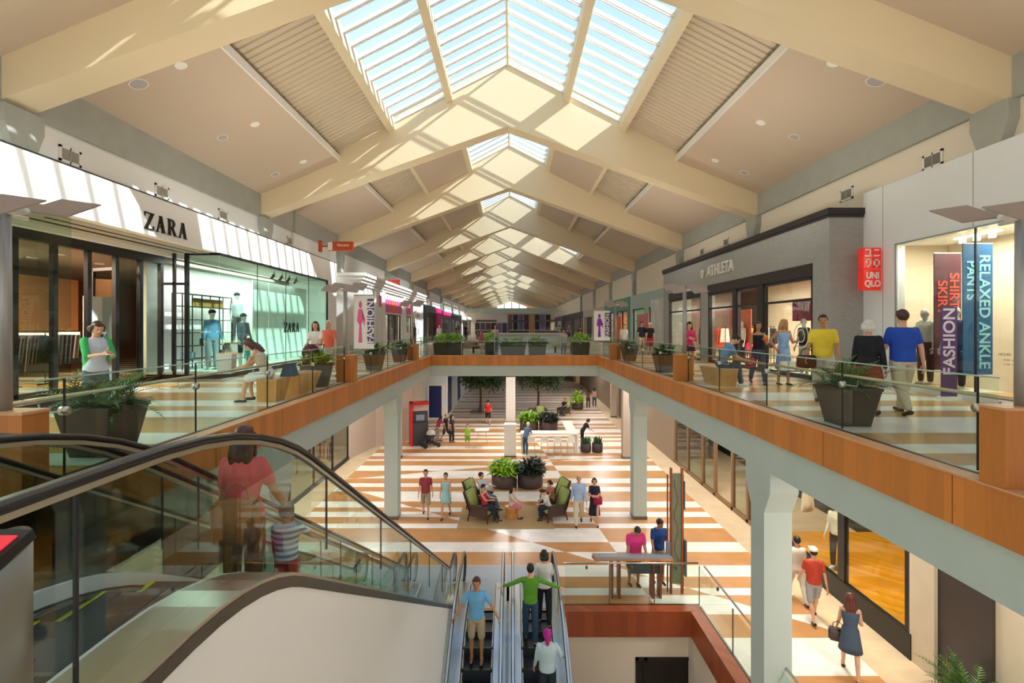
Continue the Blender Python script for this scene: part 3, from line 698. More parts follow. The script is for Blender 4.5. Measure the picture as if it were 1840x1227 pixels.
def escalator(label, xa, xb, path, clad_left=None, clad_right=None, clad_bottom=None, group=None):
    """xa,xb: handrail lines; path: floor line in (y,z)"""
    t = thing('escalator', label, 'escalator', ((xa + xb) / 2, 0, 0), 0, group); x0 = (xa + xb) / 2
    P = fillet(path, 2.3, 12)
    core = resample(P, 72)
    hand = offset(core, .93)
    if hand[0].y < core[0].y: hand = offset(core, -.93)
    deck = [Vector((p.x, p.y + .14)) for p in core]
    # rounded newels at both ends
    def cap(pc, sgn):
        r = .36; c = Vector((pc.x, pc.y - r)); return [c + Vector((sgn * math.sin(a) * r, math.cos(a) * r)) for a in [PI * i / 10 for i in range(11)]]
    s0 = -1 if core[0].x < core[-1].x else 1
    hpath = cap(hand[0], s0)[::-1] + hand[1:-1] + cap(hand[-1], -s0)
    for x in (xa, xb):
        inn = 1 if x == xa else -1
        inn = inn if xa < xb else -inn
        bm = B(); sweep(bm, hpath, x - x0, [(-.032, -.02), (.032, -.02), (.038, 0), (.028, .015), (-.028, .015), (-.038, 0)]); obj('handrail', bm, M_rubber, t, True)
        bm = B(); sweep(bm, offset(hpath, -.036 if hpath[3].y < hpath[20].y or 1 else .036), x - x0, [(-.02, -.012), (.02, -.012), (.02, .012), (-.02, .012)]); obj('handrail_track', bm, M_steel, t)
        bm = B(); strip_between(bm, [h - Vector((0, .05)) for h in hand], deck, x - x0 - .006, x - x0 + .006)
        for hp, s_ in ((hand[0], s0), (hand[-1], -s0)):
            c = [hp + Vector((0, -.05))] + [hp + Vector((s_ * math.sin(a) * .33, math.cos(a) * .33 - .36)) for a in [PI * i / 8 for i in range(9)]]
            prism(bm, [(q.x, q.y) for q in c], 'x', x - x0 - .006, x - x0 + .006)
        gl_ = obj('glass_balustrade', bm, M_esc_glass, t)
        for i in range(7, 70, 10):
            h_, d_ = hand[i], deck[i]; bm = B()
            box(bm, x - x0 - .008, x - x0 + .008, h_.x - .004, h_.x + .004, d_.y, h_.y - .05)
            obj('glass_joint', bm, M_dark, gl_)
        # inner sloping skirt deck, white light band, black skirt brush
        bm = B(); sweep(bm, deck, x - x0, [(-.16, -.03), (.16, -.03), (.16, .012), (-.16, .012)]); obj('deck_cover', bm, M_steel, t)
        bm = B(); xi = x - x0 + inn * .17; sweep(bm, [p + Vector((0, .10)) for p in core], xi, [(-.012, -.05), (.012, -.05), (.012, .05), (-.012, .05)]); obj('skirt_trim', bm, mat('white_enamel', '#f2f2f4', .25), t)
        bm = B(); xi = x - x0 + inn * .19; sweep(bm, [p + Vector((0, -.04)) for p in core], xi, [(-.01, -.16), (.01, -.16), (.01, .10), (-.01, .10)]); obj('skirt_panel', bm, M_dark, t)
        bm = B(); xi = x - x0 + inn * .21; sweep(bm, [p + Vector((0, .045)) for p in core], xi, [(-.01, -.01), (.01, -.01), (.01, .01), (-.01, .01)]); obj('skirt_brush', bm, M_steel, t)
    # steps
    def zat(y):
        for a, b in zip(core, core[1:]):
            if min(a.x, b.x) <= y <= max(a.x, b.x): f = (y - a.x) / (b.x - a.x); return a.y + (b.y - a.y) * f
        return core[0].y if abs(y - core[0].x) < abs(y - core[-1].x) else core[-1].y
    hw = abs(xb - xa) / 2 - .2; ylo, yhi = min(core[0].x, core[-1].x) + .9, max(core[0].x, core[-1].x) - .9
    y = ylo; me = None
    while y < yhi:
        z = zat(y + .2)
        bm = B(); box(bm, -hw, hw, 0, .40, -.24, -.01)
        o = obj('step', bm, M_step, t); o.location = (0, y, z)
        bm = B(); box(bm, -hw, hw, 0, .035, -.012, -.006); o2 = obj('nosing', bm, M_steel_d, o)
        y += .40
    # yellow demarcation lines near both landings
    bm = B()
    y = ylo
    while y < yhi:
        z = zat(y + .2)
        box(bm, -hw, -hw + .03, y, y + .4, z - .012, z - .006); box(bm, hw - .03, hw, y, y + .4, z - .012, z - .006)
        y += .40
    obj('step_marking', bm, M_yel, t)
    for a, b in ((min(core[0].x, core[-1].x) - .3, ylo), (yhi, max(core[0].x, core[-1].x) + .5)):
        z = zat((a + b) / 2); bm = B(); box(bm, -hw - .02, hw + .02, a, b, z - .05, z + .004)
        obj('comb_plate', bm, mat('landing_steel', '#b9bdc0', .3, metal=.7), t)
    # cladding of the sides and underside
    if clad_bottom is not None:
        for x, on in ((xa, clad_left), (xb, clad_right)):
            if not on: continue
            s_ = -1 if x < x0 else 1
            bm = B(); top = [p + Vector((0, .09)) for p in core]
            strip_between(bm, top, [Vector((p.x, max(clad_bottom(p), -5))) for p in top], x - x0 + s_ * .13, x - x0 + s_ * .155)
            obj('side_cladding', bm, M_esc_panel, t)
            bm = B(); sweep(bm, [p + Vector((0, .11)) for p in core], x - x0 + s_ * .16, [(-.006, -.045), (.006, -.045), (.006, .02), (-.006, .02)]); obj('cladding_edge', bm, M_steel_d, t)
    bm = B(); strip_between(bm, [p + Vector((0, -.3)) for p in core], [p + Vector((0, -.95)) for p in core], -hw - .1, hw + .1); obj('truss_casing', bm, M_esc_panel, t)
    return t
pathAB = [(.35, Z2), (2.69, Z2), (2.69 + Z2 / .6, 0), (12.95, 0)]
pathCD = [(12.95, 0), (11.2, 0), (11.2 - 5 / .6, -5), (1.5, -5)]
escalator('glass-sided escalator going down from the camera bridge, nearest, carrying the woman and child', -2.62, -1.55, pathAB, None, True, lambda p: -5.0, 'escalators')
escalator('glass-sided escalator beside the nearest one, closest to the left walkway', -3.98, -2.92, pathAB, True, False, lambda p: p.y - 1.1, 'escalators')
escalator('lower escalator carrying the man in the light blue shirt', -1.29, -.23, pathCD, None, None, None, 'escalators')
escalator('lower escalator carrying the person in the green shirt', .02, 1.11, pathCD, None, True, lambda p: p.y - 1.0, 'escalators')
# steel landing floors
bm = B(); box(bm, -1.42, 4.43, 11.9, 11.95, -.36, 0); box(bm, -1.42, -1.38, 11.2, 13.4, -.3, .002)
struct('trim_10', bm, M_steel_d)
bm = B(); box(bm, -4.1, 1.3, 12.3, 14.2, .002, .006); struct('floor', bm, mat('landing_plate', '#aab3bd', .4, metal=.3, var=.05), 'grey landing plates at the foot of the escalators')

# control pedestal at the head of the escalator
t = thing('control_pedestal', 'brushed steel escalator control pedestal with a red screen at the lower left', 'pedestal', (-1.415, 1.25, Z2), 0)
bm = B()
prof = [(.10 * math.cos(a), .15 * math.sin(a)) for a in [2 * PI * i / 28 for i in range(28)]]
v0 = [bm.verts.new((p[0], p[1], 0)) for p in prof]; v1 = [bm.verts.new((p[0], p[1], .77 + (p[1] + .15) * .42)) for p in prof]
bm.faces.new(v0[::-1]); bm.faces.new(v1)
for i in range(28): bm.faces.new((v0[i], v0[(i + 1) % 28], v1[(i + 1) % 28], v1[i]))
obj('steel_shell', bm, mat('pedestal_steel', '#8d8e86', .38, metal=.9, var=.05), t, True)
bm = B(); M = Matrix.Translation((.035, .03, .855)) @ Matrix.Rotation(math.atan(.42), 4, 'X')
for dims in ((-.055, .055, -.075, .075, 0, .03),):
    v = box(bm, *dims)
    for q in v: q.co = M @ q.co
obj('screen_housing', bm, M_black, t)
bm = B(); v = box(bm, -.038, .038, -.05, .05, .03, .034)
for q in v: q.co = M @ q.co
obj('screen', bm, mat('red_screen', '#d22a3a', .3, emit='#d22a3a', emit_s=.6), t)
bm = B(); tube(bm, [(.02, -.155, .47), (.02, -.14, .47)], .04, 18); obj('key_switch', bm, M_black, t)
bm = B(); box(bm, -.02, .085, -.152, -.142, .12, .24); obj('label_plate', bm, M_trimw, t)
bm = B(); box(bm, 0, .07, -.156, -.151, .17, .20); obj('label_mark', bm, M_black, t)
# glass side screen in front of the nearest escalator
# ground floor glass rail round the lower opening
def rail2(label, p0, p1, n, h=1.05, hr=None):
    t = thing('glass_railing', label, 'railing', (p0[0], p0[1], 0)); v = Vector((p1[0] - p0[0], p1[1] - p0[1], 0)); L_ = v.length; t.rotation_euler = (0, 0, math.atan2(v.y, v.x))
    for i in range(n):
        bm = B(); box(bm, L_ * i / n + .01, L_ * (i + 1) / n - .01, -.008, .008, .02, h - .06); obj('glass_pane', bm, M_glass, t)
        bm = B(); box(bm, L_ * (i + 1) / n - .012, L_ * (i + 1) / n + .006, -.012, .012, 0, h - .06); obj('post', bm, M_steel_d, t)
    bm = B(); tube(bm, [(0, .09, h - .03), (L_, .09, h - .03)], .024, 8); obj('handrail', bm, M_steel, t, True)
    bm = B()
    for i in range(n): ell(bm, (L_ * (i + .5) / n, .05, h - .12), (.035, .035, .05), None, 8, 6)
    obj('bracket', bm, M_steel_d, t, True)
    bm = B(); box(bm, 0, L_, -.02, .02, 0, .03); obj('base_channel', bm, M_steel_d, t)
rail2('glass railing with a handrail behind the lower opening, under the information desk', (1.32, 12.18), (4.72, 12.18), 3)
rail2('glass railing running toward the camera along the right side of the lower opening', (4.72, 12.1), (4.72, 1.5), 6)
bm = B()
box(bm, 1.3, 4.45, 11.86, 11.9, -.60, .03); box(bm, 1.3, 4.68, 11.9, 12.14, .001, .03)
struct('trim_11', bm, M_wood_d, 'red timber fascia at the back of the lower opening')
bm = B(); box(bm, 4.39, 4.43, 1.0, 11.9, -.60, .03); box(bm, 4.43, 4.68, 1, 11.9, .001, .03); struct('trim_12', bm, M_wood_d, 'red timber fascia along the right side of the lower opening')
bm = B(); box(bm, 4.43, 4.6, 1, 12.15, -5, -.6); struct('wall_lower', bm, M_cream)
# ------------------------------------------------------------------ people
def remesh(bm, vox, name='m', smooth_it=2):
    me = bpy.data.meshes.new(name); bm.to_mesh(me); bm.free()
    o = bpy.data.objects.new('tmp', me); COL.objects.link(o)
    r = o.modifiers.new('r', 'REMESH'); r.mode = 'VOXEL'; r.voxel_size = vox
    s = o.modifiers.new('s', 'SMOOTH'); s.iterations = smooth_it; s.factor = .5
    dg = bpy.context.evaluated_depsgraph_get(); dg.update()
    m2 = bpy.data.meshes.new_from_object(o.evaluated_get(dg)); bpy.data.objects.remove(o); bpy.data.meshes.remove(me)
    return m2
def cap_seg(bm, p0, p1, r0, r1, seg=10):
    p0, p1 = Vector(p0), Vector(p1); d = (p1 - p0)
    if d.length < 1e-6: d = Vector((0, 0, .001))
    u = d.normalized(); pts = []; rs = []
    for a in (.02, .35, .7): pts.append(p0 - u * r0 * (1 - a)); rs.append(r0 * math.sqrt(max(.01, 1 - (1 - a) ** 2)))
    pts.append(p0); rs.append(r0); pts.append(p0.lerp(p1, .5)); rs.append((r0 + r1) / 2 * 1.03); pts.append(p1); rs.append(r1)
    for a in (.3, .65, .98): pts.append(p1 + u * r1 * a); rs.append(r1 * math.sqrt(max(.01, 1 - a * a)))
    tube(bm, pts, rs, seg)
def loft(bm, rings, M, seg=16):
    """rings (z, rx, ry, yo)"""
    R = []
    for z, rx, ry, yo in rings:
        R.append([bm.verts.new(M @ Vector((rx * math.cos(2 * PI * k / seg), yo + ry * math.sin(2 * PI * k / seg), z))) for k in range(seg)])
    for a, b in zip(R, R[1:]):
        for k in range(seg): bm.faces.new((a[k], a[(k + 1) % seg], b[(k + 1) % seg], b[k]))
    bm.faces.new(R[0][::-1]); bm.faces.new(R[-1])
SKIN = {'light': mat('skin_light', '#e0a988', .5, var=.04), 'tan': mat('skin_tan', '#c08862', .5, var=.04), 'brown': mat('skin_brown', '#8a5a40', .5, var=.04), 'mannequin': mat('mannequin_white', '#eae6dc', .35, var=.02)}
HAIR = {'black': mat('hair_black', '#1a1413', .45, var=.2, scale=30), 'brown': mat('hair_brown', '#4b2c1e', .45, var=.2, scale=30), 'blond': mat('hair_blond', '#c29a5e', .5, var=.2, scale=30),
        'white': mat('hair_white', '#dcd8cf', .6, var=.06, scale=30), 'red': mat('hair_auburn', '#5e2a20', .45, var=.2, scale=30), 'grey': mat('hair_grey', '#8f8a85', .6, var=.1, scale=30)}
def cloth(c, stripes=None):
    n = 'cloth_' + c.strip('#')
    return mat(n, c, .8, var=.10, scale=9, bump=.3)
M_stripe, t_, b_ = node_mat('striped_cloth')
_tc = t_.nodes.new('ShaderNodeTexCoord'); _s = t_.nodes.new('ShaderNodeSeparateXYZ'); t_.links.new(_tc.outputs['Object'], _s.inputs[0])
_f = mth(t_, 'GREATER_THAN', mth(t_, 'FRACT', mth(t_, 'MULTIPLY', _s.outputs[2], 19)), .5)
_m = t_.nodes.new('ShaderNodeMixRGB'); _m.inputs[1].default_value = hx('#eceef0'); _m.inputs[2].default_value = hx('#6f8aa6'); t_.links.new(_f, _m.inputs[0]); t_.links.new(_m.outputs[0], b_.inputs['Base Color'])
M_eye = mat('eye_dark', '#1b1210', .3); M_lip = mat('lips', '#a4504a', .5); M_shoe = mat('shoe_dark', '#241c1a', .5); M_shoe_w = mat('shoe_white', '#e8e6e2', .5)
def rot(ax, deg): return Matrix.Rotation(math.radians(deg), 3, ax)
PEOPLE = []
def person(label, loc, rz, H=1.7, top='tee', topc='#888888', bot='pants', botc='#444444', skin='light', hair='short', hairc='black',
           lean=0, legs=((0, 0), (0, 0)), arms=((4, 8, 12, 0), (4, 8, 12, 0)), head=(0, 0), build=1.0, vox=None, shoe='dark', extra=None, name='person', cat='person',
           female=False, sit=False, skirt_len=.0, headless=False, group=None, fingers=True):
    """rz 0 faces the camera end; legs ((thigh forward, knee bend), ...) ; arms ((forward, out, elbow bend, inward), ...)"""
    dist = math.hypot(loc[0], loc[1]); vox = vox or (.013 if dist < 13 else .017 if dist < 20 else .024)
    g = thing(name, label, cat, loc, math.radians(rz), group)
    k = build
    hipz = .50 * H
    MT = Matrix.Translation((0, 0, hipz)) @ rot('X', lean).to_4x4() @ Matrix.Translation((0, 0, -hipz))   # forward (-Y) lean
    def T(v): return MT @ Vector(v)
    shw = (.084 if female else .098) * H * (.45 + .55 * k); hw = .052 * H
    neck = T((0, 0, .835 * H)); hc = T((0, 0, .93 * H)) 
    HR = MT.to_3x3() @ rot('X', head[0] - lean * .55) @ rot('Z', head[1]); nb = T((0, .0, .86 * H))
    hcen = nb + HR @ Vector((0, -.012 * H, .068 * H))
    J = {}
    for i, s in enumerate((1, -1)):
        hip = Vector((s * hw, 0, hipz)); th, kn = legs[i]
        d1 = rot('Y', -s * 2.5 if abs(th) < 50 else -s * 5) @ (rot('X', -th) @ Vector((0, 0, -1))); knee = hip + d1 * .235 * H
        d2 = rot('X', -(th - kn)) @ Vector((0, 0, -1)); ank = knee + d2 * .235 * H
        J['hip%d' % i], J['knee%d' % i], J['ank%d' % i] = hip, knee, ank
        J['foot%d' % i] = (max(-25, min(35, (th - kn) * .45)) if not sit else 0)
        sh = T((s * shw, 0, .797 * H)); f_, o_, b_, n_ = arms[i]
        R1 = MT.to_3x3() @ rot('Y', -s * o_) @ rot('X', -f_); d1 = R1 @ Vector((0, 0, -1)); el = sh + d1 * .172 * H
        R2 = R1 @ rot('Z', -s * n_) @ rot('X', -b_); d2 = R2 @ Vector((0, 0, -1)); wr = el + d2 * .148 * H
        J['sh%d' % i], J['el%d' % i], J['wr%d' % i], J['hd%d' % i] = sh, el, wr, R2
    # drop so the lower sole touches the ground
    low = min(J['ank0'].z, J['ank1'].z) - .045 * H; dz = Vector((0, 0, -low))
    for q in J:
        if isinstance(J[q], Vector): J[q] = J[q] + dz
    MT = Matrix.Translation(dz) @ MT; hcen += dz; nb += dz; neck += dz
    a_ = (.088 if female else .10) * H * k; hp = (.092 if female else .088) * H * k
    torso = [(.47, hp * .80, .060 * k * H, .0), (.50, hp, .066 * k * H, .004 * H), (.55, hp * .97, .064 * k * H, 0), (.61, a_ * (.74 if female else .86), .054 * k * H, 0), (.68, a_ * .9, .062 * k * H, 0),
             (.745, a_ * 1.02, (.068 if female else .064) * k * H, 0), (.785, a_ * 1.04, .056 * k * H, .004 * H), (.812, a_ * .86, .046 * H, .006 * H), (.828, a_ * .58, .038 * H, .006 * H), (.842, a_ * .38, .033 * H, .006 * H)]
    def tors(bm, lo, hi, g_, seg=18):
        R = [(z * H, rx + g_, ry + g_, yo) for z, rx, ry, yo in torso if lo <= z <= hi]; loft(bm, R, MT, seg)
    mt = SKIN[skin]
    bm = B(); tors(bm, .47, .84, -.004)
    cap_seg(bm, nb - (nb - neck) * 1.2, nb + (hcen - nb) * .4, .033 * H, .030 * H)
    hs = H if H > 1.35 else H * 1.14
    if H < 1.25: hs = H * 1.28
    if not headless:
        ell(bm, hcen, (.046 * hs, .056 * hs, .064 * hs), HR, 16, 12); ell(bm, hcen + HR @ Vector((0, -.016 * hs, -.036 * hs)), (.034 * hs, .036 * hs, .034 * hs), HR, 12, 8)
        cap_seg(bm, hcen + HR @ Vector((0, -.053 * hs, .004 * hs)), hcen + HR @ Vector((0, -.066 * hs, -.014 * hs)), .006 * hs, .009 * hs, 8)
        for s in (1, -1): ell(bm, hcen + HR @ Vector((s * .046 * hs, .004 * hs, -.004 * hs)), (.007 * hs, .012 * hs, .018 * hs), HR, 8, 6)
    for i in (0, 1):
        cap_seg(bm, J['sh%d' % i], J['el%d' % i], .027 * H * k, .021 * H * k); cap_seg(bm, J['el%d' % i], J['wr%d' % i], .021 * H * k, .014 * H)
        cap_seg(bm, J['hip%d' % i], J['knee%d' % i], .046 * H * k, .030 * H * k); cap_seg(bm, J['knee%d' % i], J['ank%d' % i], .031 * H * k, .019 * H)
        up = (J['knee%d' % i] - J['ank%d' % i]).normalized(); mid = J['knee%d' % i].lerp(J['ank%d' % i], .3); ell(bm, mid + Vector((0, .008 * H, 0)), (.030 * H * k, .033 * H * k, .055 * H), frameM(up), 10, 8)
        R = J['hd%d' % i]; w_ = J['wr%d' % i]; ell(bm, w_ + R @ Vector((0, 0, -.034 * H)), (.012 * H, .022 * H, .032 * H), R, 10, 8)
        fa = math.radians(J['foot%d' % i]); RF = Matrix.Rotation(-fa, 3, 'X'); an = J['ank%d' % i]
        cap_seg(bm, an + RF @ Vector((0, .018 * H, -.026 * H)), an + RF @ Vector((0, -.082 * H, -.034 * H)), .021 * H, .014 * H)
    me = remesh(bm, vox)
    if fingers and skin != 'xx':
        b2 = B(); b2.from_mesh(me)
        for i, s in enumerate((1, -1)):
            R = J['hd%d' % i]; w_ = J['wr%d' % i]
            for q, (yy, ln) in enumerate(((-.016, .036), (-.0055, .042), (.005, .039), (.015, .031))):
                p0 = w_ + R @ Vector((0, yy * H, -.056 * H)); p1 = p0 + R @ Vector((-s * .006 * H, 0, -ln * H * .55)); p2 = p1 + R @ Vector((-s * .015 * H, 0, -ln * H * .45))
                tube(b2, [p0, p1, p2], [.0055 * H, .005 * H, .004 * H], 6)
            p0 = w_ + R @ Vector((0, -.016 * H, -.022 * H)); p1 = p0 + R @ Vector((-s * .006 * H, -.016 * H, -.018 * H)); p2 = p1 + R @ Vector((-s * .006 * H, -.004 * H, -.018 * H))
            tube(b2, [p0, p1, p2], [.0075 * H, .006 * H, .0045 * H], 6)
        b2.to_mesh(me); b2.free()
    body = obj('body', me, mt, g, True)
    if not headless:
        if skin != 'mannequin':
            bm = B()
            for s in (1, -1): ell(bm, hcen + HR @ Vector((s * .018 * hs, -.0515 * hs, .006 * hs)), (.0065 * hs, .004 * hs, .0045 * hs), HR, 8, 6)
            obj('eyes', bm, M_eye, body, True)
            bm = B(); ell(bm, hcen + HR @ Vector((0, -.0515 * hs, -.032 * hs)), (.014 * hs, .004 * hs, .004 * hs), HR, 8, 6); obj('mouth', bm, M_lip, body, True)
        if hair:
            bm = B(); hm = HAIR.get(hairc) or cloth(hairc)
            def H_(v): return hcen + HR @ (Vector(v) * hs)
            if hair in ('short', 'long', 'bun', 'bob', 'cap'):
                ell(bm, H_((0, .010, .014)), (.052 * hs, .060 * hs, .062 * hs), HR, 16, 12)
                if hair != 'cap': ell(bm, H_((0, -.022, .048)), (.040 * hs, .030 * hs, .018 * hs), HR, 12, 8)
            if hair in ('long', 'bob'):
                zl = -.05 if hair == 'bob' else -.165
                for s in (1, 0, -1):
                    cap_seg(bm, H_((s * .032, .028 if s else .036, .0)), H_((s * .036, .05, zl * .5)), .026 * hs, .028 * hs); cap_seg(bm, H_((s * .036, .05, zl * .5)), H_((s * .032, .052, zl)), .028 * hs, .016 * hs)
                for s in (1, -1): cap_seg(bm, H_((s * .048, -.006, .02)), H_((s * .052, .0, zl * .55)), .013 * hs, .013 * hs)
            if hair == 'bun': ell(bm, H_((0, .072, .03)), (.026 * hs,) * 3, HR)
            if hair == 'scarf':
                ell(bm, H_((0, .006, .010)), (.056 * hs, .062 * hs, .066 * hs), HR, 16, 12); cap_seg(bm, H_((0, .04, -.03)), H_((0, .05, -.10)), .035 * hs, .02 * hs)
            if hair == 'bald_ring':
                for s in (1, -1): ell(bm, H_((s * .044, .015, .0)), (.010 * hs, .034 * hs, .022 * hs), HR)
                ell(bm, H_((0, .048, -.0)), (.04 * hs, .014 * hs, .022 * hs), HR)
            # keep the face clear
            me = remesh(bm, max(vox * .8, .010), smooth_it=1)
            b2 = B(); b2.from_mesh(me)
            inv = HR.inverted()
            kill = [v for v in b2.verts if (inv @ (v.co - hcen)).y < -.030 * hs and (inv @ (v.co - hcen)).z < .034 * hs and hair not in ('bald_ring',)]
            bmesh.ops.delete(b2, geom=kill, context='VERTS'); b2.to_mesh(me); b2.free()
            ho = obj('headscarf' if hair == 'scarf' else 'hair', me, hm, g, True)
            if hair == 'cap':
                bm = B(); ell(bm, H_((0, .006, .030)), (.055 * hs, .063 * hs, .050 * hs), HR, 16, 10)
                v = box(bm, -.036 * hs, .036 * hs, -.105 * hs, -.03 * hs, .028 * hs, .034 * hs)
                for q in v: q.co = hcen + HR @ q.co
                cc = extra.get('cap', '#222222') if extra else '#222222'
                obj('cap', bm, cloth(cc), ho, True)
    # clothes
    tm = M_stripe if topc == 'stripes' else cloth(topc)
    if top:
        bm = B(); ease = .010 + (.006 if top in ('tee', 'long', 'loose') else 0)
        lo = .50 if top != 'tank' else .52
        tors(bm, lo, .83 if top != 'tank' else .80, ease)
        if top == 'tank':
            for i in (0, 1): cap_seg(bm, J['sh%d' % i] + Vector((0, 0, -.02)), nb.lerp(J['sh%d' % i], .6), .022 * H, .02 * H)
        frac = {'tee': .62, 'long': 1, 'loose': .8, 'tank': 0, 'jacket': 1}.get(top, .6)
        if frac:
            for i in (0, 1):
                s_, e_, w_ = J['sh%d' % i], J['el%d' % i], J['wr%d' % i]
                if frac < 1: cap_seg(bm, s_, s_.lerp(e_, frac * 1.05), .030 * H * k + .004, .030 * H * k)
                else: cap_seg(bm, s_, e_, .031 * H * k + .003, .027 * H * k); cap_seg(bm, e_, e_.lerp(w_, .92), .027 * H * k, .020 * H)
        obj('top', remesh(bm, vox * .95), tm, g, True)
    bmat = cloth(botc)
    if bot in ('pants', 'shorts', 'jeans'):
        bm = B(); tors(bm, .47, .56, .010)
        for i in (0, 1):
            h_, k_, a2 = J['hip%d' % i], J['knee%d' % i], J['ank%d' % i]
            cap_seg(bm, h_, k_ if bot != 'shorts' else h_.lerp(k_, .92), .054 * H * k, (.045 if bot != 'shorts' else .048) * H * k)
            if bot != 'shorts': cap_seg(bm, k_, k_.lerp(a2, .93), .045 * H * k, .034 * H)
        obj({'shorts': 'shorts'}.get(bot, 'trousers'), remesh(bm, vox * .95), bmat, g, True)
    elif bot in ('skirt', 'dress'):
        bm = B(); c0 = MT @ Vector((0, 0, .56 * H)); kz = (J['knee0'] + J['knee1']) / 2; L_ = skirt_len or .30
        if not sit:
            R = []
            for f in (0, .15, .4, .7, 1): R.append((( .57 - L_ * f) * H, hp * (.86 + .42 * f + .1), (.064 + .045 * f) * H * k, -.0 * f))
            loft(bm, R[::-1], MT, 20)
            obj('dress_skirt', bm, bmat if bot == 'skirt' else tm, g, True)
        else:
            tors(bm, .47, .58, .012)
            for i in (0, 1): cap_seg(bm, J['hip%d' % i], J['knee%d' % i], .058 * H, .048 * H)
            obj('dress_skirt', remesh(bm, vox), bmat if bot == 'skirt' else tm, g, True)
    for i in (0, 1):
        fa = math.radians(J['foot%d' % i]); RF = Matrix.Rotation(-fa, 3, 'X'); an = J['ank%d' % i]; bm = B()
        if skin == 'mannequin' and shoe == 'none': bm.free(); continue
        cap_seg(bm, an + RF @ Vector((0, .020 * H, -.030 * H)), an + RF @ Vector((0, -.085 * H, -.036 * H)), .024 * H, .017 * H)
        obj('shoe', remesh(bm, vox), {'dark': M_shoe, 'white': M_shoe_w, 'tan': cloth('#a8815c')}.get(shoe, M_shoe), g, True)
    g_J = J; J['head'] = hcen; J['HR'] = HR; J['MT'] = MT
    PEOPLE.append(g); return g, J
def frameM(up):
    up = up.normalized(); x = up.cross(Vector((0, 1, 0)))
    if x.length < .05: x = up.cross(Vector((1, 0, 0)))
    x.normalize(); y = up.cross(x); return Matrix((x, y, up)).transposed()
def world_of(g, v):
    return Matrix.Translation(g.location) @ g.rotation_euler.to_matrix().to_4x4() @ Vector(v)
def bag(g, J, side, col, size, label, off=(0, 0, 0), strap=True, name='bag'):
    """hand-held or shoulder bag: its own thing at the hand"""
    p = world_of(g, J['wr%d' % side] + Vector(off))
    w_, d_, h = size
    t = thing(name, label, 'bag', (p.x, p.y, p.z - h - .12), g.rotation_euler.z)
    bm = B(); box(bm, -w_ / 2, w_ / 2, -d_ / 2, d_ / 2, 0, h); bmesh.ops.bevel(bm, geom=bm.edges[:], offset=min(w_, d_, h) * .2, segments=2, affect='EDGES'); obj('bag_body', bm, cloth(col), t, True)
    if strap:
        bm = B(); tube(bm, [(-w_ * .3, 0, h - .02), (-w_ * .22, 0, h + .10), (0, 0, h + .14), (w_ * .22, 0, h + .10), (w_ * .3, 0, h - .02)], .008, 6); obj('strap', bm, cloth(col), t)
    return t
# ------------------------------------------------------------------ shopfronts: lettering
def serif_letters(name, word, h, t_, m, parent, loc, rotv, ext=.03, gap=.16):
    """heavy serif capitals Z, A, R built from strokes"""
    x = 0
    def bar(bm, a, b, w_):
        a, b = Vector(a), Vector(b); prism(bm, [(a.x - w_ / 2, a.y), (a.x + w_ / 2, a.y), (b.x + w_ / 2, b.y), (b.x - w_ / 2, b.y)], 'z', 0, ext)
    tot = sum({'Z': .72, 'A': .82, 'R': .82}[c] for c in word) * h + gap * h * (len(word) - 1); x = -tot / 2
    for ch in word:
        bm = B(); wd = {'Z': .72, 'A': .82, 'R': .82}[ch] * h; s = .07 * h
        if ch == 'Z':
            box(bm, 0, wd, h - s, h, 0, ext); box(bm, 0, wd, 0, s, 0, ext); bar(bm, (.11 * h, s * .5), (wd - .11 * h, h - s * .5), .2 * h)
            prism(bm, [(0, h), (s, h), (.02 * h, h - .26 * h)], 'z', 0, ext); prism(bm, [(wd, 0), (wd - s, 0), (wd - .02 * h, .26 * h)], 'z', 0, ext)
        if ch == 'A':
            bar(bm, (.13 * h, 0), (.40 * h, h), .06 * h); bar(bm, (.66 * h, 0), (.40 * h, h), .19 * h); box(bm, .22 * h, .58 * h, .30 * h, .36 * h, 0, ext)
            box(bm, 0, .26 * h, 0, .04 * h, 0, ext); box(bm, .50 * h, .82 * h, 0, .04 * h, 0, ext)
        if ch == 'R':
            box(bm, .10 * h, .27 * h, 0, h, 0, ext); box(bm, 0, .36 * h, 0, .04 * h, 0, ext); box(bm, 0, .4 * h, h - .04 * h, h, 0, ext)
            n = 12; cx, cy = .36 * h, .74 * h
            for i in range(n):
                a, b = -PI / 2 + PI * i / n, -PI / 2 + PI * (i + 1) / n
                prism(bm, [(cx + .30 * h * math.cos(a), cy + .26 * h * math.sin(a)), (cx + .30 * h * math.cos(b), cy + .26 * h * math.sin(b)), (cx + .14 * h * math.cos(b), cy + .20 * h * math.sin(b)), (cx + .14 * h * math.cos(a), cy + .20 * h * math.sin(a))], 'z', 0, ext)
            box(bm, .25 * h, .37 * h, .47 * h, .54 * h, 0, ext); box(bm, .25 * h, .37 * h, .94 * h, h, 0, ext); bar(bm, (.70 * h, 0), (.42 * h, .5 * h), .18 * h); box(bm, .6 * h, .85 * h, 0, .04 * h, 0, ext)
        o = obj(name, bm, m, parent); R = Euler(rotv).to_matrix(); o.rotation_euler = rotv; o.location = Vector(loc) + R @ Vector((x, -h / 2, 0)); x += wd + gap * h
def wframe(bm, x0, x1, ys, z0, z1, zs=(), w_=.05):
    """mullions at ys, rails at z0,z1,zs between x0 and x1"""
    for y in ys: box(bm, x0, x1, y - w_ / 2, y + w_ / 2, z0, z1)
    for z in (z0 + w_ / 2, z1 - w_ / 2) + tuple(zs): box(bm, x0, x1, ys[0], ys[-1], z - w_ / 2, z + w_ / 2)
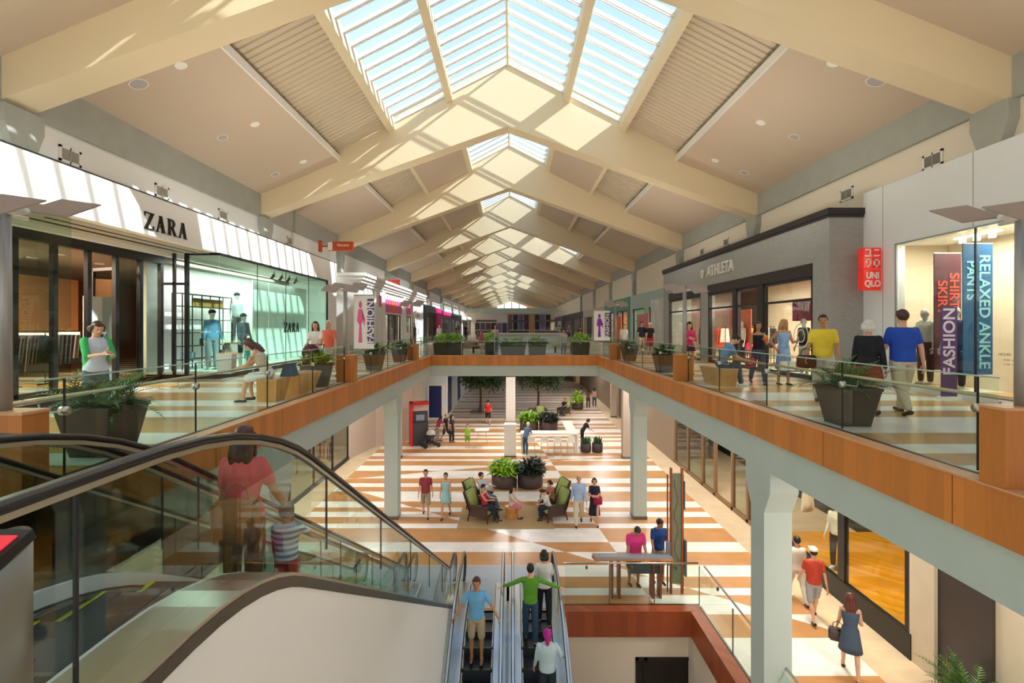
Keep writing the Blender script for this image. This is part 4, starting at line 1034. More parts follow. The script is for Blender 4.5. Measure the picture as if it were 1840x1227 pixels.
def pane(name, x, y0, y1, z0, z1, m=None, parent=None):
    o = bx(name, (x - .006, x + .006, y0, y1, z0, z1), m or M_glass_d, parent)
    if parent is None: o['kind'] = 'structure'
    return o
# ---- left: white shop with black metal lettering (upper level)
ZX = -8.35
bm = B()
box(bm, ZX - .25, ZX, 1, 23.0, 9.12, 10.04); box(bm, ZX - .25, ZX, 21.9, 23.0, Z2, 9.12); box(bm, WL - .12, ZX - .25, 22.8, 23.0, Z2, 10.04)
box(bm, WL - .12, ZX - .25, 1, 23, 9.98, 10.04)
struct('wall_left', bm, M_white, 'white fascia of the left shop')
bm = B(); box(bm, ZX - .26, ZX + .012, 1, 23.0, 10.04, 10.065); struct('trim_20', bm, M_black, 'black line along the top of the white fascia')
bm = B(); box(bm, -10.1, ZX - .25, 1, 23, 9.10, 9.2); struct('ceiling', bm, mat('entry_soffit', '#b8b3a4', .7), 'soffit over the shop entrance')
bm = B(); box(bm, -9.3, -9.22, 6, 13.6, 9.085, 9.1); box(bm, -8.9, -8.87, 9.2, 13.6, 9.085, 9.1); struct('trim_21', bm, M_black)
t = thing('wall_sign', 'black metal serif letters ZARA on the white fascia', 'sign', (ZX + .005, 11.68, 9.44))
serif_letters('letter', 'ZARA', .39, 0, mat('sign_bronze', '#3a332c', .4, metal=.6), t, (0, 0, 0), FACE_L)
# far display window box
pane('window_2', ZX - .02, 13.85, 21.85, 5.72, 9.05, M_glass_g)
w2b = bx('window_3', (-9.25, ZX - .02, 13.80, 13.812, 5.72, 9.05), M_glass_g); w2b['kind'] = 'structure'
bm = B(); box(bm, ZX - .05, ZX + .01, 13.78, 21.9, 9.05, 9.13); box(bm, ZX - .05, ZX + .01, 21.83, 21.93, 5.6, 9.12); box(bm, -9.3, ZX, 13.76, 13.82, 9.05, 9.13)
for y in (15.9, 17.9, 19.9): box(bm, ZX - .03, ZX - .01, y - .008, y + .008, 5.72, 9.05)
struct('trim_22', bm, M_black, 'thin black frame of the left display window')
bm = B(); box(bm, -10.4, ZX + .02, 13.75, 21.9, Z2, 5.66); struct('trim_23', bm, M_black, 'black plinth under the left display window')
bm = B(); box(bm, -10.5, -10.4, 13.76, 22.9, 5.7, 9.12); box(bm, -10.4, ZX - .25, 21.9, 22.0, 5.7, 9.12); struct('wall_left', bm, mat('display_white', '#e9efe8', .6, var=.01), 'white back of the display window')
bm = B(); box(bm, -10.4, ZX, 13.76, 21.9, 5.66, 5.72); struct('floor', bm, MATS['display_white'], 'white floor of the display window')
bm = B()
for a, b in ((17.3, 18.4), (18.4, 21.8)): box(bm, -9.3, -9.26, a + .02, b - .02, 5.75, 8.7)
box(bm, -9.3, -9.26, 17.3, 17.34, 5.75, 8.7); struct('trim_24', bm, mat('backdrop_panel', '#dbe8df', .5), 'pale hanging backdrop in the display window')
t = thing('wall_sign', 'smaller black serif letters ZARA on the backdrop inside the display window', 'sign', (-9.25, 20.3, 7.0))
serif_letters('letter', 'ZARA', .38, 0, M_black, t, (0, 0, 0), FACE_L)
for i in range(4):
    t = thing('spotlight', ['first', 'second', 'third', 'fourth'][i] + ' small black track spotlight at the top of the display window, counted from the camera', 'spotlight', (-8.8, 17.9 + i * .62, 8.95), 0, 'track spotlights in the display window')
    bm = B(); cyl(bm, (0, 0), .015, 0, .12, 8); obj('stem', bm, M_black, t)
    bm = B(); tube(bm, [(0, 0, 0), (-.12, 0, -.14)], [.055, .065], 12); obj('lamp_head', bm, M_black, t)
# shelving inside
t = thing('display_shelving', 'black wire shelving with a tan board behind the denim jacket mannequin', 'shelf', (-10.0, 14.2, 5.72))
bm = B()
for y in (0, .9, 1.8, 2.5):
    for x in (0, .3): box(bm, x, x + .025, y, y + .025, 0, 2.3)
for z in (.3, .7, 1.1, 1.5, 1.9, 2.28): box(bm, 0, .32, 0, 2.52, z, z + .02)
obj('wire_frame', bm, M_black, t); bm = B(); box(bm, .02, .04, .9, 2.5, 1.92, 2.2); obj('tan_board', bm, mat('tan_board', '#b98f4a', .6), t)
for i, (y, z) in enumerate(((.3, .32), (1.2, .72), (2.0, .32))):
    bm = B(); box(bm, .05, .28, y, y + .35, z, z + .2); obj('folded_clothes', bm, cloth(('#8d98a2', '#6b6f77', '#c2b49c')[i]), t)
for i, (dims, lab) in enumerate((((-9.5, -8.9, 15.6, 16.4, 5.72, 6.15), 'white display cube near the front mannequins'), ((-9.9, -9.35, 16.6, 17.2, 5.72, 6.45), 'white display cube beneath the tall mannequin'))):
    t = thing('display_cube', lab, 'display stand', (dims[0], dims[2], dims[4]))
    bm = B(); box(bm, 0, dims[1] - dims[0], 0, dims[3] - dims[2], 0, dims[5] - dims[4]); obj('cube', bm, M_trimw, t)
    bm = B(); box(bm, -.01, dims[1] - dims[0] + .01, -.01, dims[3] - dims[2] + .01, dims[5] - dims[4], dims[5] - dims[4] + .02); obj('top_board', bm, M_oak, t)
# entrance recess: black framed glazing at x=-10
bm = B(); ys = [4, 6.2, 7.6, 8.9, 9.7, 10.55, 11.4, 12.2, 13.0, 13.76]
wframe(bm, -10.05, -9.95, ys, Z2, 8.98, (8.05,) if 0 else (), .11); box(bm, -10.1, -9.9, 4, 13.8, 8.80, 9.1)
box(bm, -9.95, -9.2, 13.70, 13.80, 8.2, 8.27); box(bm, -9.27, -9.2, 13.68, 13.8, Z2, 9.1); box(bm, -9.62, -9.56, 13.7, 13.78, Z2, 9.1)
struct('trim_25', bm, M_black, 'black metal frames of the shop entrance')
for k, (a, b) in enumerate(zip(ys, ys[1:])):
    if k in (5, 6): continue
    pane('window_%d' % (30 + k), -10.0, a + .06, b - .06, Z2 + .1, 8.8, M_glass_d)
# open pivot doors
t = thing('entrance_door', 'open black framed glass door at the shop entrance, angled inward', 'door', (-10.0, 12.25, Z2), math.radians(160))
bm = B()
for q in ((0, .06, 0, 3.0), (.9, .96, 0, 3.0)): box(bm, q[0], q[1], -.03, .03, q[2], q[3])
box(bm, 0, .96, -.03, .03, 0, .12); box(bm, 0, .96, -.03, .03, 2.92, 3.0); obj('door_frame', bm, M_black, t)
bm = B(); box(bm, .06, .9, -.005, .005, .12, 2.92); obj('door_glass', bm, M_glass_d, t)
bm = B(); tube(bm, [(.82, -.07, .9), (.82, -.07, 1.6)], .015, 8); obj('door_handle', bm, M_steel, t)
# near display window, green glass
pane('window_4', ZX - .02, 2.0, 9.18, 5.66, 9.08, M_glass_g)
bm = B(); box(bm, ZX - .04, ZX + .01, 1, 9.2, Z2, 5.66); box(bm, -9.96, ZX, 9.14, 9.2, Z2, 5.62)
struct('trim_26', bm, M_black)
bm = B(); box(bm, -9.9, -9.8, 1, 7.7, 5.6, 9.1); box(bm, -9.9, ZX - .1, 7.62, 7.72, 5.6, 9.1); struct('wall_left', bm, mat('display_white', '#e9efe8'))
# interior of the shop
bm = B(); box(bm, -17.9, -17.8, 2, 23, Z2, 9.1); struct('wall_left', bm, mat('shop_brown', '#8a5b3c', .6, var=.08))
bm = B(); box(bm, -18, -10.1, 2, 23, 8.9, 9.1); struct('ceiling', bm, mat('shop_ceiling', '#8d8378', .7))
bm = B(); box(bm, -18, -10.1, 22.9, 23, Z2, 9.1); box(bm, -14.0, -13.9, 2, 15.5, 6.9, 8.5); struct('wall_left', bm, mat('shop_tan_panel', '#a8744a', .55, var=.12), 'warm brown panels deep inside the left shop')
bm = B(); box(bm, -13.88, -13.85, 4, 15.5, 6.75, 6.85); struct('trim_27', bm, M_softglow, 'warm light strip inside the left shop')
for i, (x, y) in enumerate(((-11.3, 10.2), (-11.6, 12.4), (-12.3, 11.4), (-12.9, 13.0), (-12.2, 14.3))):
    t = thing('downlight', ['first', 'second', 'third', 'fourth', 'fifth'][i] + ' downlight glowing on the ceiling inside the left shop, counted inward', 'ceiling light', (x, y, 8.89), 0, 'downlights inside the left shop')
    bm = B(); cyl(bm, (0, 0), .09, -.02, 0, 14); obj('lamp', bm, M_lampglow, t); bm = B(); lathe(bm, (0, 0), [(.09, -.03), (.12, -.03), (.12, .005), (.09, .005)], 18); obj('rim', bm, M_trimw, t)
light('shop_lamp', 'AREA', (-12.5, 11, 8.8), 500, (1, .78, .55), 3, aim=(0, 0, -1)); light('display_lamp', 'AREA', (-9.6, 17.5, 9.0), 210, (.95, 1, .98), 1.2, aim=(0, 0, -1), size_y=6, shape='RECTANGLE')
light('display_lamp', 'AREA', (-9.2, 5.5, 9.0), 200, (.95, 1, .98), 1.0, aim=(0, 0, -1))
# clothes racks with individual garments
def rack(loc, rz, n, label, cols, L_=1.6, h=1.35):
    t = thing('clothes_rack', label, 'clothes rack', loc, rz)
    bm = B(); tube(bm, [(-L_ / 2, 0, 0), (-L_ / 2, 0, h), (L_ / 2, 0, h), (L_ / 2, 0, 0)], .015, 6); box(bm, -L_ / 2 - .02, -L_ / 2 + .02, -.25, .25, 0, .03); box(bm, L_ / 2 - .02, L_ / 2 + .02, -.25, .25, 0, .03); obj('rack_frame', bm, M_black, t)
    for i in range(n):
        x = -L_ / 2 + .08 + (L_ - .16) * i / (n - 1); bm = B(); hh = rnd.uniform(.65, .95)
        v = box(bm, -.022, .022, -.22, .22, -hh, -.08)
        for q in v:
            if q.co.z > -.2: q.co.y *= .7
        obj('garment', bm, cloth(rnd.choice(cols)), t, loc=(x, 0, h))
    return t
DK = ['#22252b', '#3a3d44', '#5c5248', '#7b6a5a', '#16181c', '#453036']
for i, (x, y) in enumerate(((-11.2, 9.8), (-11.3, 11.3), (-12.6, 10.3), (-12.8, 12.3), (-11.8, 13.2))):
    rack((x, y, Z2), rnd.uniform(-.4, .4), 12, ['clothes rack of dark garments just inside the shop entrance window', 'clothes rack of dark garments behind the entrance doors', 'clothes rack of dark garments deeper inside the left shop', 'farthest dark clothes rack under the warm light strip', 'dark clothes rack at the far side of the shop entrance'][i], DK)
t = thing('freestanding_sign', 'grey freestanding panel inside the entrance with small dark lettering', 'panel', (-10.6, 12.45, Z2), .0)
bm = B(); box(bm, -.05, .05, -.45, .45, 0, 2.25); obj('panel_board', bm, mat('panel_grey', '#c9c6bb', .6), t)
text('small_lettering', 'ZARA', .12, (.056, 0, 1.25), FACE_L, M_black, t, .002)

# ---- right: grey brick shop
AX = 8.3
m, t_, b_ = node_mat('grey_brick'); M_brick = m
tcn = t_.nodes.new('ShaderNodeTexCoord'); mp = t_.nodes.new('ShaderNodeMapping'); mp.inputs['Rotation'].default_value = (PI / 2, 0, PI / 2); br = t_.nodes.new('ShaderNodeTexBrick')
sx_ = t_.nodes.new('ShaderNodeSeparateXYZ'); t_.links.new(tcn.outputs['Object'], sx_.inputs[0]); cx_ = t_.nodes.new('ShaderNodeCombineXYZ')
t_.links.new(mth(t_, 'ADD', sx_.outputs[0], sx_.outputs[1]), cx_.inputs[0]); t_.links.new(sx_.outputs[2], cx_.inputs[1]); t_.links.new(cx_.outputs[0], br.inputs['Vector'])
br.inputs['Scale'].default_value = 4.5; br.inputs['Color1'].default_value = hx('#adaea9'); br.inputs['Color2'].default_value = hx('#a5a5a0'); br.inputs['Mortar'].default_value = hx('#96968f')
br.inputs['Mortar Size'].default_value = .015; t_.links.new(br.outputs[0], b_.inputs['Base Color']); b_.inputs['Roughness'].default_value = .75
bp = t_.nodes.new('ShaderNodeBump'); bp.inputs['Strength'].default_value = .5; bp.inputs['Distance'].default_value = .02; t_.links.new(br.outputs[1], bp.inputs['Height']); bp.invert = True; t_.links.new(bp.outputs[0], b_.inputs['Normal'])
bm = B()
def wall_holes(bm, x0, x1, y0, y1, z0, z1, holes):
    """wall slab with rectangular openings (ya,yb,za,zb)"""
    y = y0
    for ya, yb, za, zb in sorted(holes):
        box(bm, x0, x1, y, ya, z0, z1)
        if za > z0: box(bm, x0, x1, ya, yb, z0, za)
        box(bm, x0, x1, ya, yb, zb, z1); y = yb
    box(bm, x0, x1, y, y1, z0, z1)
wall_holes(bm, AX, AX + .3, 12.66, 26.5, Z2, 9.95, [(13.35, 20.5, Z2, 8.77), (21.3, 25.6, Z2, 8.77)])
box(bm, AX + .3, WR + .12, 12.66, 12.9, Z2, 9.95); box(bm, AX + .3, WR + .12, 26.3, 26.5, Z2, 9.95)
struct('wall_right', bm, M_brick, 'grey painted brick shopfront')
bm = B(); box(bm, AX - .06, WR + .1, 12.6, 26.56, 9.95, 10.12); box(bm, AX - .03, WR + .1, 12.63, 26.53, 9.88, 9.95); struct('trim_30', bm, M_dark, 'dark cornice on the grey brick shop')
bm = B(); box(bm, AX - .02, AX + .2, 13.35, 20.5, 8.42, 8.77); box(bm, AX - .02, AX + .2, 21.3, 25.6, 8.42, 8.77)
wframe(bm, AX + .02, AX + .14, [13.4, 16.0, 16.35, 17.9, 18.2, 20.45], Z2, 8.45, (), .12)
wframe(bm, AX + .02, AX + .14, [21.35, 23.4, 25.55], Z2, 8.45, (), .12)
for a, b in ((13.4, 16.0), (16.35, 17.9), (18.2, 20.45), (21.35, 23.4), (23.4, 25.55)): box(bm, AX + .04, AX + .12, a, b, 7.75, 7.82)
box(bm, AX, AX + .16, 16.0, 16.35, Z2, 8.45); box(bm, AX, AX + .16, 17.9, 18.2, Z2, 8.45)
struct('trim_31', bm, M_dark, 'dark window frames of the grey brick shop')
for k, (a, b) in enumerate(((13.45, 15.95), (16.4, 17.85), (18.25, 20.4), (21.4, 23.35), (23.45, 25.5))):
    if k != 1: pane('window_%d' % (50 + k), AX + .08, a, b, Z2 + .1, 8.42)
bm = B(); box(bm, 13.5, 13.6, 12.9, 26.4, Z2, 9.3); struct('wall_right', bm, mat('shop_cream', '#d9c9b2', .6))
bm = B(); box(bm, AX + .3, 13.6, 12.9, 26.4, 9.1, 9.2); struct('ceiling', bm, mat('shop_ceiling', '#8d8378'))
light('shop_lamp', 'AREA', (10.6, 19.5, 9.0), 900, (1, .86, .7), 1.5, aim=(0, 0, -1), size_y=10, shape='RECTANGLE')
t = thing('wall_sign', 'white letters ATHLETA with a small round emblem on the grey brick wall', 'sign', (AX - .01, 19.5, 9.32))
me = text_mesh('ATHLETA', .62, .03, bold=.008); o = obj('letters', me, M_trimw, t); o.rotation_euler = FACE_R; o.location = (-.03, -.25, 0); o.scale = (.92, 1, 1)
bm = B()
for i in range(7):
    a = 2 * PI * i / 7; prism(bm, [(.03 * math.cos(a), .03 * math.sin(a)), (.17 * math.cos(a + .3), .17 * math.sin(a + .3)), (.2 * math.cos(a + .75), .2 * math.sin(a + .75)), (.13 * math.cos(a + .85), .13 * math.sin(a + .85))], 'z', 0, .03)
o = obj('emblem', bm, M_trimw, t); o.rotation_euler = FACE_R; o.location = (-.02, 1.48, 0)
BR = ['#d8327a', '#e86a34', '#f0c24a', '#7a2a5e', '#5a2a66', '#e8e4dc', '#c02a56', '#2c2c38']
for i, (x, y) in enumerate(((9.6, 14.3), (10.4, 15.4), (9.7, 18.8), (10.2, 20.0), (9.6, 22.3), (9.8, 24.5), (11.2, 17.2))):
    rack((x, y, Z2), PI / 2 + rnd.uniform(-.3, .3), 10, 'bright clothes rack %s of the grey brick shop' % ['just inside the nearest window', 'behind the nearest window display', 'inside the middle window', 'behind the middle window', 'inside the first far window', 'inside the last far window', 'deep behind the open door'][i], BR, 1.3, 1.5)
# wall graphics inside
for i, (y0, y1, z0, z1, c, lab) in enumerate(((18.4, 20.2, 6.4, 7.7, '#e2714e', 'orange and pink wall graphic seen through the middle window'), (14.6, 15.7, 7.2, 7.9, '#c22c50', 'magenta wall graphic seen through the nearest window'), (21.8, 23.0, 6.3, 7.6, '#c2455c', 'red wall graphic seen through the far window'))):
    t = bx('wall_graphic', (9.1, 9.12, y0, y1, z0, z1), mat('graphic_' + c[1:], c, .5, var=.3, scale=3)); tag(t, lab, 'poster')
t = thing('window_decal', 'white circular decal on the nearest window of the grey brick shop', 'decal', (AX + .07, 14.0, 6.75))
for r0, r1 in ((.36, .33), (.19, .165)):
    bm = B()
    for i in range(24):
        a, b = 2 * PI * i / 24, 2 * PI * (i + 1) / 24
        prism(bm, [(r0 * math.cos(a), r0 * math.sin(a)), (r0 * math.cos(b), r0 * math.sin(b)), (r1 * math.cos(b), r1 * math.sin(b)), (r1 * math.cos(a), r1 * math.sin(a))], 'x', -.01, -.004)
    obj('decal_ring', bm, M_trimw, t)

# ---- right: white shop with red square signs
UX = 9.2
bm = B(); wall_holes(bm, UX, UX + .2, 1, 12.66, Z2, 10.5, [(8.55, 11.57, 5.66, 8.97)]); struct('wall_right', bm, mat('gloss_white', '#eef0f0', .35, var=.01), 'smooth white panel shopfront')
bm = B()
for y in (12.0, 9.65, 7.3): box(bm, UX - .002, UX + .01, y - .008, y + .008, 5.7, 10.5) if y != 9.65 else box(bm, UX - .002, UX + .01, y - .008, y + .008, 8.97, 10.5)
box(bm, UX - .03, UX + .01, 11.55, 11.59, 5.6, 8.99); box(bm, UX - .03, UX + .01, 8.5, 11.6, 8.97, 9.0)
struct('trim_32', bm, mat('joint_grey', '#9aa0a0', .5), 'thin joints of the white panels')
bm = B(); box(bm, UX - .04, UX + .2, 1, 12.66, Z2, 5.66); struct('baseboard_right', bm, M_trimw)
pane('window_60', UX + .03, 8.55, 11.55, 5.66, 8.97)
bm = B(); box(bm, UX + .02, UX + .05, 9.62, 9.65, 5.66, 8.97); struct('trim_33', bm, M_dark)
bm = B(); box(bm, 11.2, 11.3, 1, 12.6, Z2, 9.3); box(bm, UX + .2, 11.3, 12.4, 12.5, Z2, 9.3); struct('wall_right', bm, mat('shop_cream', '#d9c9b2'))
bm = B(); box(bm, UX + .2, 11.3, 1, 12.6, 9.1, 9.2); struct('ceiling', bm, M_white)
light('display_lamp', 'AREA', (10.2, 10, 9.0), 190, (1, .92, .8), 1, aim=(0, 0, -1), size_y=3, shape='RECTANGLE')
M_red = mat('sign_red', '#e8281e', .35, var=.02, emit='#e8281e', emit_s=.25)
def red_sign(z, label, rows, jp=False):
    t = thing('blade_sign', label, 'sign', (8.94, 12.0, z))
    bm = B(); box(bm, -.215, .215, 0, .2, -.255, .255); bmesh.ops.bevel(bm, geom=bm.edges[:], offset=.008, segments=1, affect='EDGES'); obj('sign_box', bm, M_red, t)
    bm = B(); box(bm, .215, .26, .06, .14, -.04, .04); obj('wall_bracket', bm, M_red, t)
    if not jp:
        for r, q in enumerate(rows):
            o = text('letters', q, .22, (0, -.012, .10 - r * .20), FACE_C, M_trimw, t, .006, sx=.84, bold=.008)
    else:
        def seg(bm, x0, z0, x1, z1): box(bm, x0 * .85, x1 * .85, -.015, -.002, z0, z1)
        k = .035
        bm = B(); seg(bm, -.21, .19, -.05, .19 + k); seg(bm, -.09, .05, -.05, .2); seg(bm, -.23, .035, -.02, .035 + k); obj('letters', bm, M_trimw, t)          # yu
        bm = B(); seg(bm, .05, .18, .19, .18 + k); seg(bm, .03, .04, .21, .04 + k); obj('letters', bm, M_trimw, t)                                                # ni
        bm = B(); seg(bm, -.2, -.06, -.04, -.06 + k); seg(bm, -.2, -.13, -.16, -.04); seg(bm, -.08, -.16, -.04, -.04); prism(bm, [(-.07, -.15), (-.034, -.15), (-.10, -.23), (-.15, -.23)], 'y', -.015, -.002); obj('letters', bm, M_trimw, t)   # ku
        bm = B(); seg(bm, .03, -.06, .21, -.06 + k); seg(bm, .03, -.22, .21, -.22 + k); seg(bm, .03, -.22, .07, -.03); seg(bm, .17, -.22, .21, -.03); obj('letters', bm, M_trimw, t)     # ro
red_sign(8.72, 'upper red square sign with white katakana on the white shopfront', None, True)
red_sign(8.18, 'lower red square sign reading UNIQLO on the white shopfront', ('UNI', 'QLO'))
def vbanner(name, label, dims, m, lines, lm, cat='banner', x=None, face=FACE_R, size=.4):
    """hanging banner in the plane x=const with lettering reading downward"""
    y0, y1, z0, z1 = dims
    t = thing(name, label, cat, (x, (y0 + y1) / 2, z0))
    bm = B(); box(bm, -.01, .01, (y0 - y1) / 2, (y1 - y0) / 2, 0, z1 - z0); obj('fabric', bm, m, t)
    s = -1 if face == FACE_R else 1
    for txt, off, sz, zc, up in lines:
        me = text_mesh(txt, sz, .004, bold=sz * .02); o = obj('lettering', me, lm, t)
        R = Euler(face).to_matrix() @ Matrix.Rotation(-PI / 2 if not up else PI / 2, 3, 'Z'); o.rotation_euler = R.to_euler(); o.location = (s * .016, off, zc)
    return t
def hbanner(label, x0, x1, y, z0, z1, m, cols, lm, stand=False, up=False):
    t = thing('banner', label, 'banner', ((x0 + x1) / 2, y, z0)); w_ = x1 - x0
    bm = B(); box(bm, -w_ / 2, w_ / 2, -.01, .01, 0, z1 - z0); obj('fabric', bm, m, t)
    if not stand: bm = B(); tube(bm, [(-w_ / 2, 0, z1 - z0), (w_ / 2, 0, z1 - z0)], .015, 6); tube(bm, [(0, 0, z1 - z0), (0, 0, 9.05 - z0)], .004, 4); obj('hanging_rod', bm, M_steel, t)
    else: bm = B(); box(bm, -w_ / 2 - .02, w_ / 2 + .02, -.09, .09, -.03, .03); obj('base', bm, M_trimw, t)
    for txt, fx, sz, fz, m2 in cols:
        me = text_mesh(txt, sz, .004, bold=sz * .02); o = obj('lettering', me, m2 or lm, t)
        o.rotation_euler = (Euler(FACE_C).to_matrix() @ Matrix.Rotation(PI / 2 if up else -PI / 2, 3, 'Z')).to_euler(); o.location = (fx * w_, -.016, fz * (z1 - z0))
hbanner('tall blue banner reading RELAXED ANKLE PANTS hanging inside the white shop window', 9.27, 9.88, 9.95, 6.03, 8.72, mat('banner_blue', '#1f5f93', .5, var=.05), [('RELAXED ANKLE', .2, .31, .48, None), ('PANTS', -.24, .27, .72, None)], mat('banner_cyan', '#8fd8e6', .5))
hbanner('dark maroon banner with vertical red lettering hanging inside the white shop window', 9.42, 10.02, 10.8, 6.05, 8.65, mat('banner_maroon', '#54222f', .5, var=.2), [('SHIRT', .22, .30, .68, None), ('SKIRT', -.22, .30, .62, None)], mat('banner_red', '#d8503f', .5))
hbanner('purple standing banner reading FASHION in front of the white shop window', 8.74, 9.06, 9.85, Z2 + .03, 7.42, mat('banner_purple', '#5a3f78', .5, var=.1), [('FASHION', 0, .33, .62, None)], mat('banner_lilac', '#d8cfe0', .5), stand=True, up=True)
t = thing('window_decal', 'small black opening hours lettering on the near pane of the white shop', 'decal', (UX + .02, 8.95, 6.35))
text('heading', 'HOURS', .07, (0, .1, .14), FACE_R, M_black, t, .001); 
for i, q in enumerate(('10 AM - 9 PM', '11 AM - 7 PM')): text('hours_line', q, .045, (0, 0, .04 - i * .08), FACE_R, M_black, t, .001)
t = thing('spotlight_bar', 'row of three bright lamps at the top of the white shop window', 'ceiling light', (9.9, 10.3, 8.95))
bm = B(); box(bm, -.04, .04, -.5, .5, 0, .04); obj('track', bm, M_trimw, t)
for i in (-1, 0, 1):
    bm = B(); cyl(bm, (0, 0), .06, -.1, 0, 12); obj('lamp_head', bm, M_lampglow, t, loc=(0, i * .33, 0))

# ---- generic shopfronts farther along (upper level)
SHOPN = [0]
def shop(side, y0, y1, X, ztop, wallm, header, hz, ink, ops, label, z0=Z2, cols=None, posts=True, inner='#5c4a40'):
    """plain shopfront wall at |x|=X with openings ops [(ya,yb,ztop)], a coloured header band, glass and goods behind"""
    s = -1 if side == 'left' else 1
    a, b = (X * s, X * s + s * .25); x0, x1 = min(a, b), max(a, b)
    bm = B(); wall_holes(bm, x0, x1, y0, y1, z0, ztop, [(p, q, z0, r) for p, q, r in ops])
    xb = 9.9 * s
    box(bm, min(x1, xb) if s > 0 else min(x0, xb), max(x1, xb) if s > 0 else max(x0, xb), y0, y0 + .15, z0, ztop)
    struct('wall_' + side, bm, wallm, label)
    for p, q, r in ops:
        SHOPN[0] += 1
        w_ = pane('window_%d' % (100 + SHOPN[0]), (X + .12) * s, p, q, z0 + .05, r)
        bm = B(); n = max(1, int((q - p) / 1.6)); xf = sorted(((X + .06) * s, (X + .18) * s))
        wframe(bm, xf[0], xf[1], [p + .03 + (q - p - .06) * i / n for i in range(n + 1)], z0, r, (), .06); obj('window_frame', bm, M_dark, w_)
    bm = B(); xw = sorted(((X + 3.5) * s, (X + 3.6) * s)); box(bm, xw[0], xw[1], y0, y1, z0, ztop - .2); struct('wall_' + side, bm, mat('shopwall_' + inner[1:], inner, .6, var=.2, scale=2))
    if header:
        bm = B(); xh = sorted(((X - .04) * s, X * s)); box(bm, xh[0], xh[1], y0 + .3, y1 - .3, hz[0], hz[1]); t = obj('shop_header', bm, header); tag(t, 'header board: ' + label, 'sign')
        if ink:
            o = text('lettering', ink[0], ink[1], ((X - .045) * s, (y0 + y1) / 2, (hz[0] + hz[1]) / 2), FACE_L if s < 0 else FACE_R, ink[2], None, .01); o.parent = t
    light('shop_lamp', 'AREA', ((X + 1.6) * s, (y0 + y1) / 2, ztop - .4), 60 + 22 * (y1 - y0), (1, .88, .74), 1.2, aim=(0, 0, -1), size_y=max(2, (y1 - y0) * .7), shape='RECTANGLE')
M_pinkp, t_, b_ = node_mat('pink_poster')
_tc = t_.nodes.new('ShaderNodeTexCoord'); _n = t_.nodes.new('ShaderNodeTexNoise'); _n.inputs['Scale'].default_value = 2.2; t_.links.new(_tc.outputs['Object'], _n.inputs['Vector'])
_r = t_.nodes.new('ShaderNodeValToRGB'); _r.color_ramp.interpolation = 'CONSTANT'; _r.color_ramp.elements[0].color = hx('#f6f1f4'); _r.color_ramp.elements[1].position = .56; _r.color_ramp.elements[1].color = hx('#e8709e')
t_.links.new(_n.outputs[0], _r.inputs[0]); t_.links.new(_r.outputs[0], b_.inputs['Base Color'])
M_pink = mat('bright_pink', '#ea5f9a', .5, var=.1); M_mag = mat('magenta', '#e0307e', .5, var=.05)
shop('left', 26.4, 45.0, 8.35, 9.3, M_white, None, None, None, [(31.5, 36.5, 7.9), (38.2, 40.4, 7.9)], 'white pilastered shopfront with pink signs')
# cornice, pilasters, gable return
bm = B()
for dz, dx in ((9.3, .12), (9.45, .2), (9.6, .32), (9.78, .42)): box(bm, -8.35 - 1.3, -8.35 + dx, 26.3 - dx * .6, 45.1, dz, dz + .17)
struct('trim_40', bm, M_white, 'stepped white cornice of the pilastered shop')
bm = B()
for y in (26.5, 29.3, 30.9, 37.0, 41.0, 44.2): box(bm, -8.35, -8.22, y, y + .55, Z2, 9.3)
struct('trim_41', bm, M_trimw, 'white pilasters')
for y0, y1, z0, z1, lab, ink in ((31.6, 36.4, 8.0, 8.85, 'pink sign board with an orange emblem over the white shop entrance', 1), (38.2, 40.4, 8.0, 8.85, 'small pink sign board over the far window of the white shop', 0), (29.95, 30.8, 8.3, 9.0, 'small pink panel above the purple lettered poster', 0)):
    t = bx('sign_board', (-8.33, -8.29, y0, y1, z0, z1), M_pink); tag(t, lab, 'sign')
    if ink: 
        bm = B(); box(bm, -8.29, -8.28, 33.4, 34.6, 8.08, 8.78); obj('emblem', bm, mat('emblem_orange', '#f07a3c', .5), t)
        text('lettering', 'SALE', .3, (-8.275, 34.0, 8.42), FACE_L, M_trimw, t, .002) if 0 else None
t = bx('heart_decal_panel', (-8.34, -8.30, 41.7, 43.9, 6.2, 8.6), M_trimw); tag(t, 'white panel with a dark heart outline beside the pink signs', 'poster')
bm = B()
for s in (1, -1):
    for i in range(14):
        a, b = PI * i / 13, PI * (i + 1) / 13
        f = lambda a_, r_: (42.8 + s * (.16 + .16 - .16 * math.cos(a_) ) * 0 + s * r_ * 1.6 * math.sin(a_) ** 3 * .35, 7.4 + r_ * (1.3 * math.cos(a_) - .5 * math.cos(2 * a_) - .2 * math.cos(3 * a_)) * .55)
        p = [f(a, 1.25), f(b, 1.25), f(b, 1.05), f(a, 1.05)]; prism(bm, p, 'x', -8.3, -8.29)
obj('heart_outline', bm, mat('ink_blue', '#2f4468', .5), t)
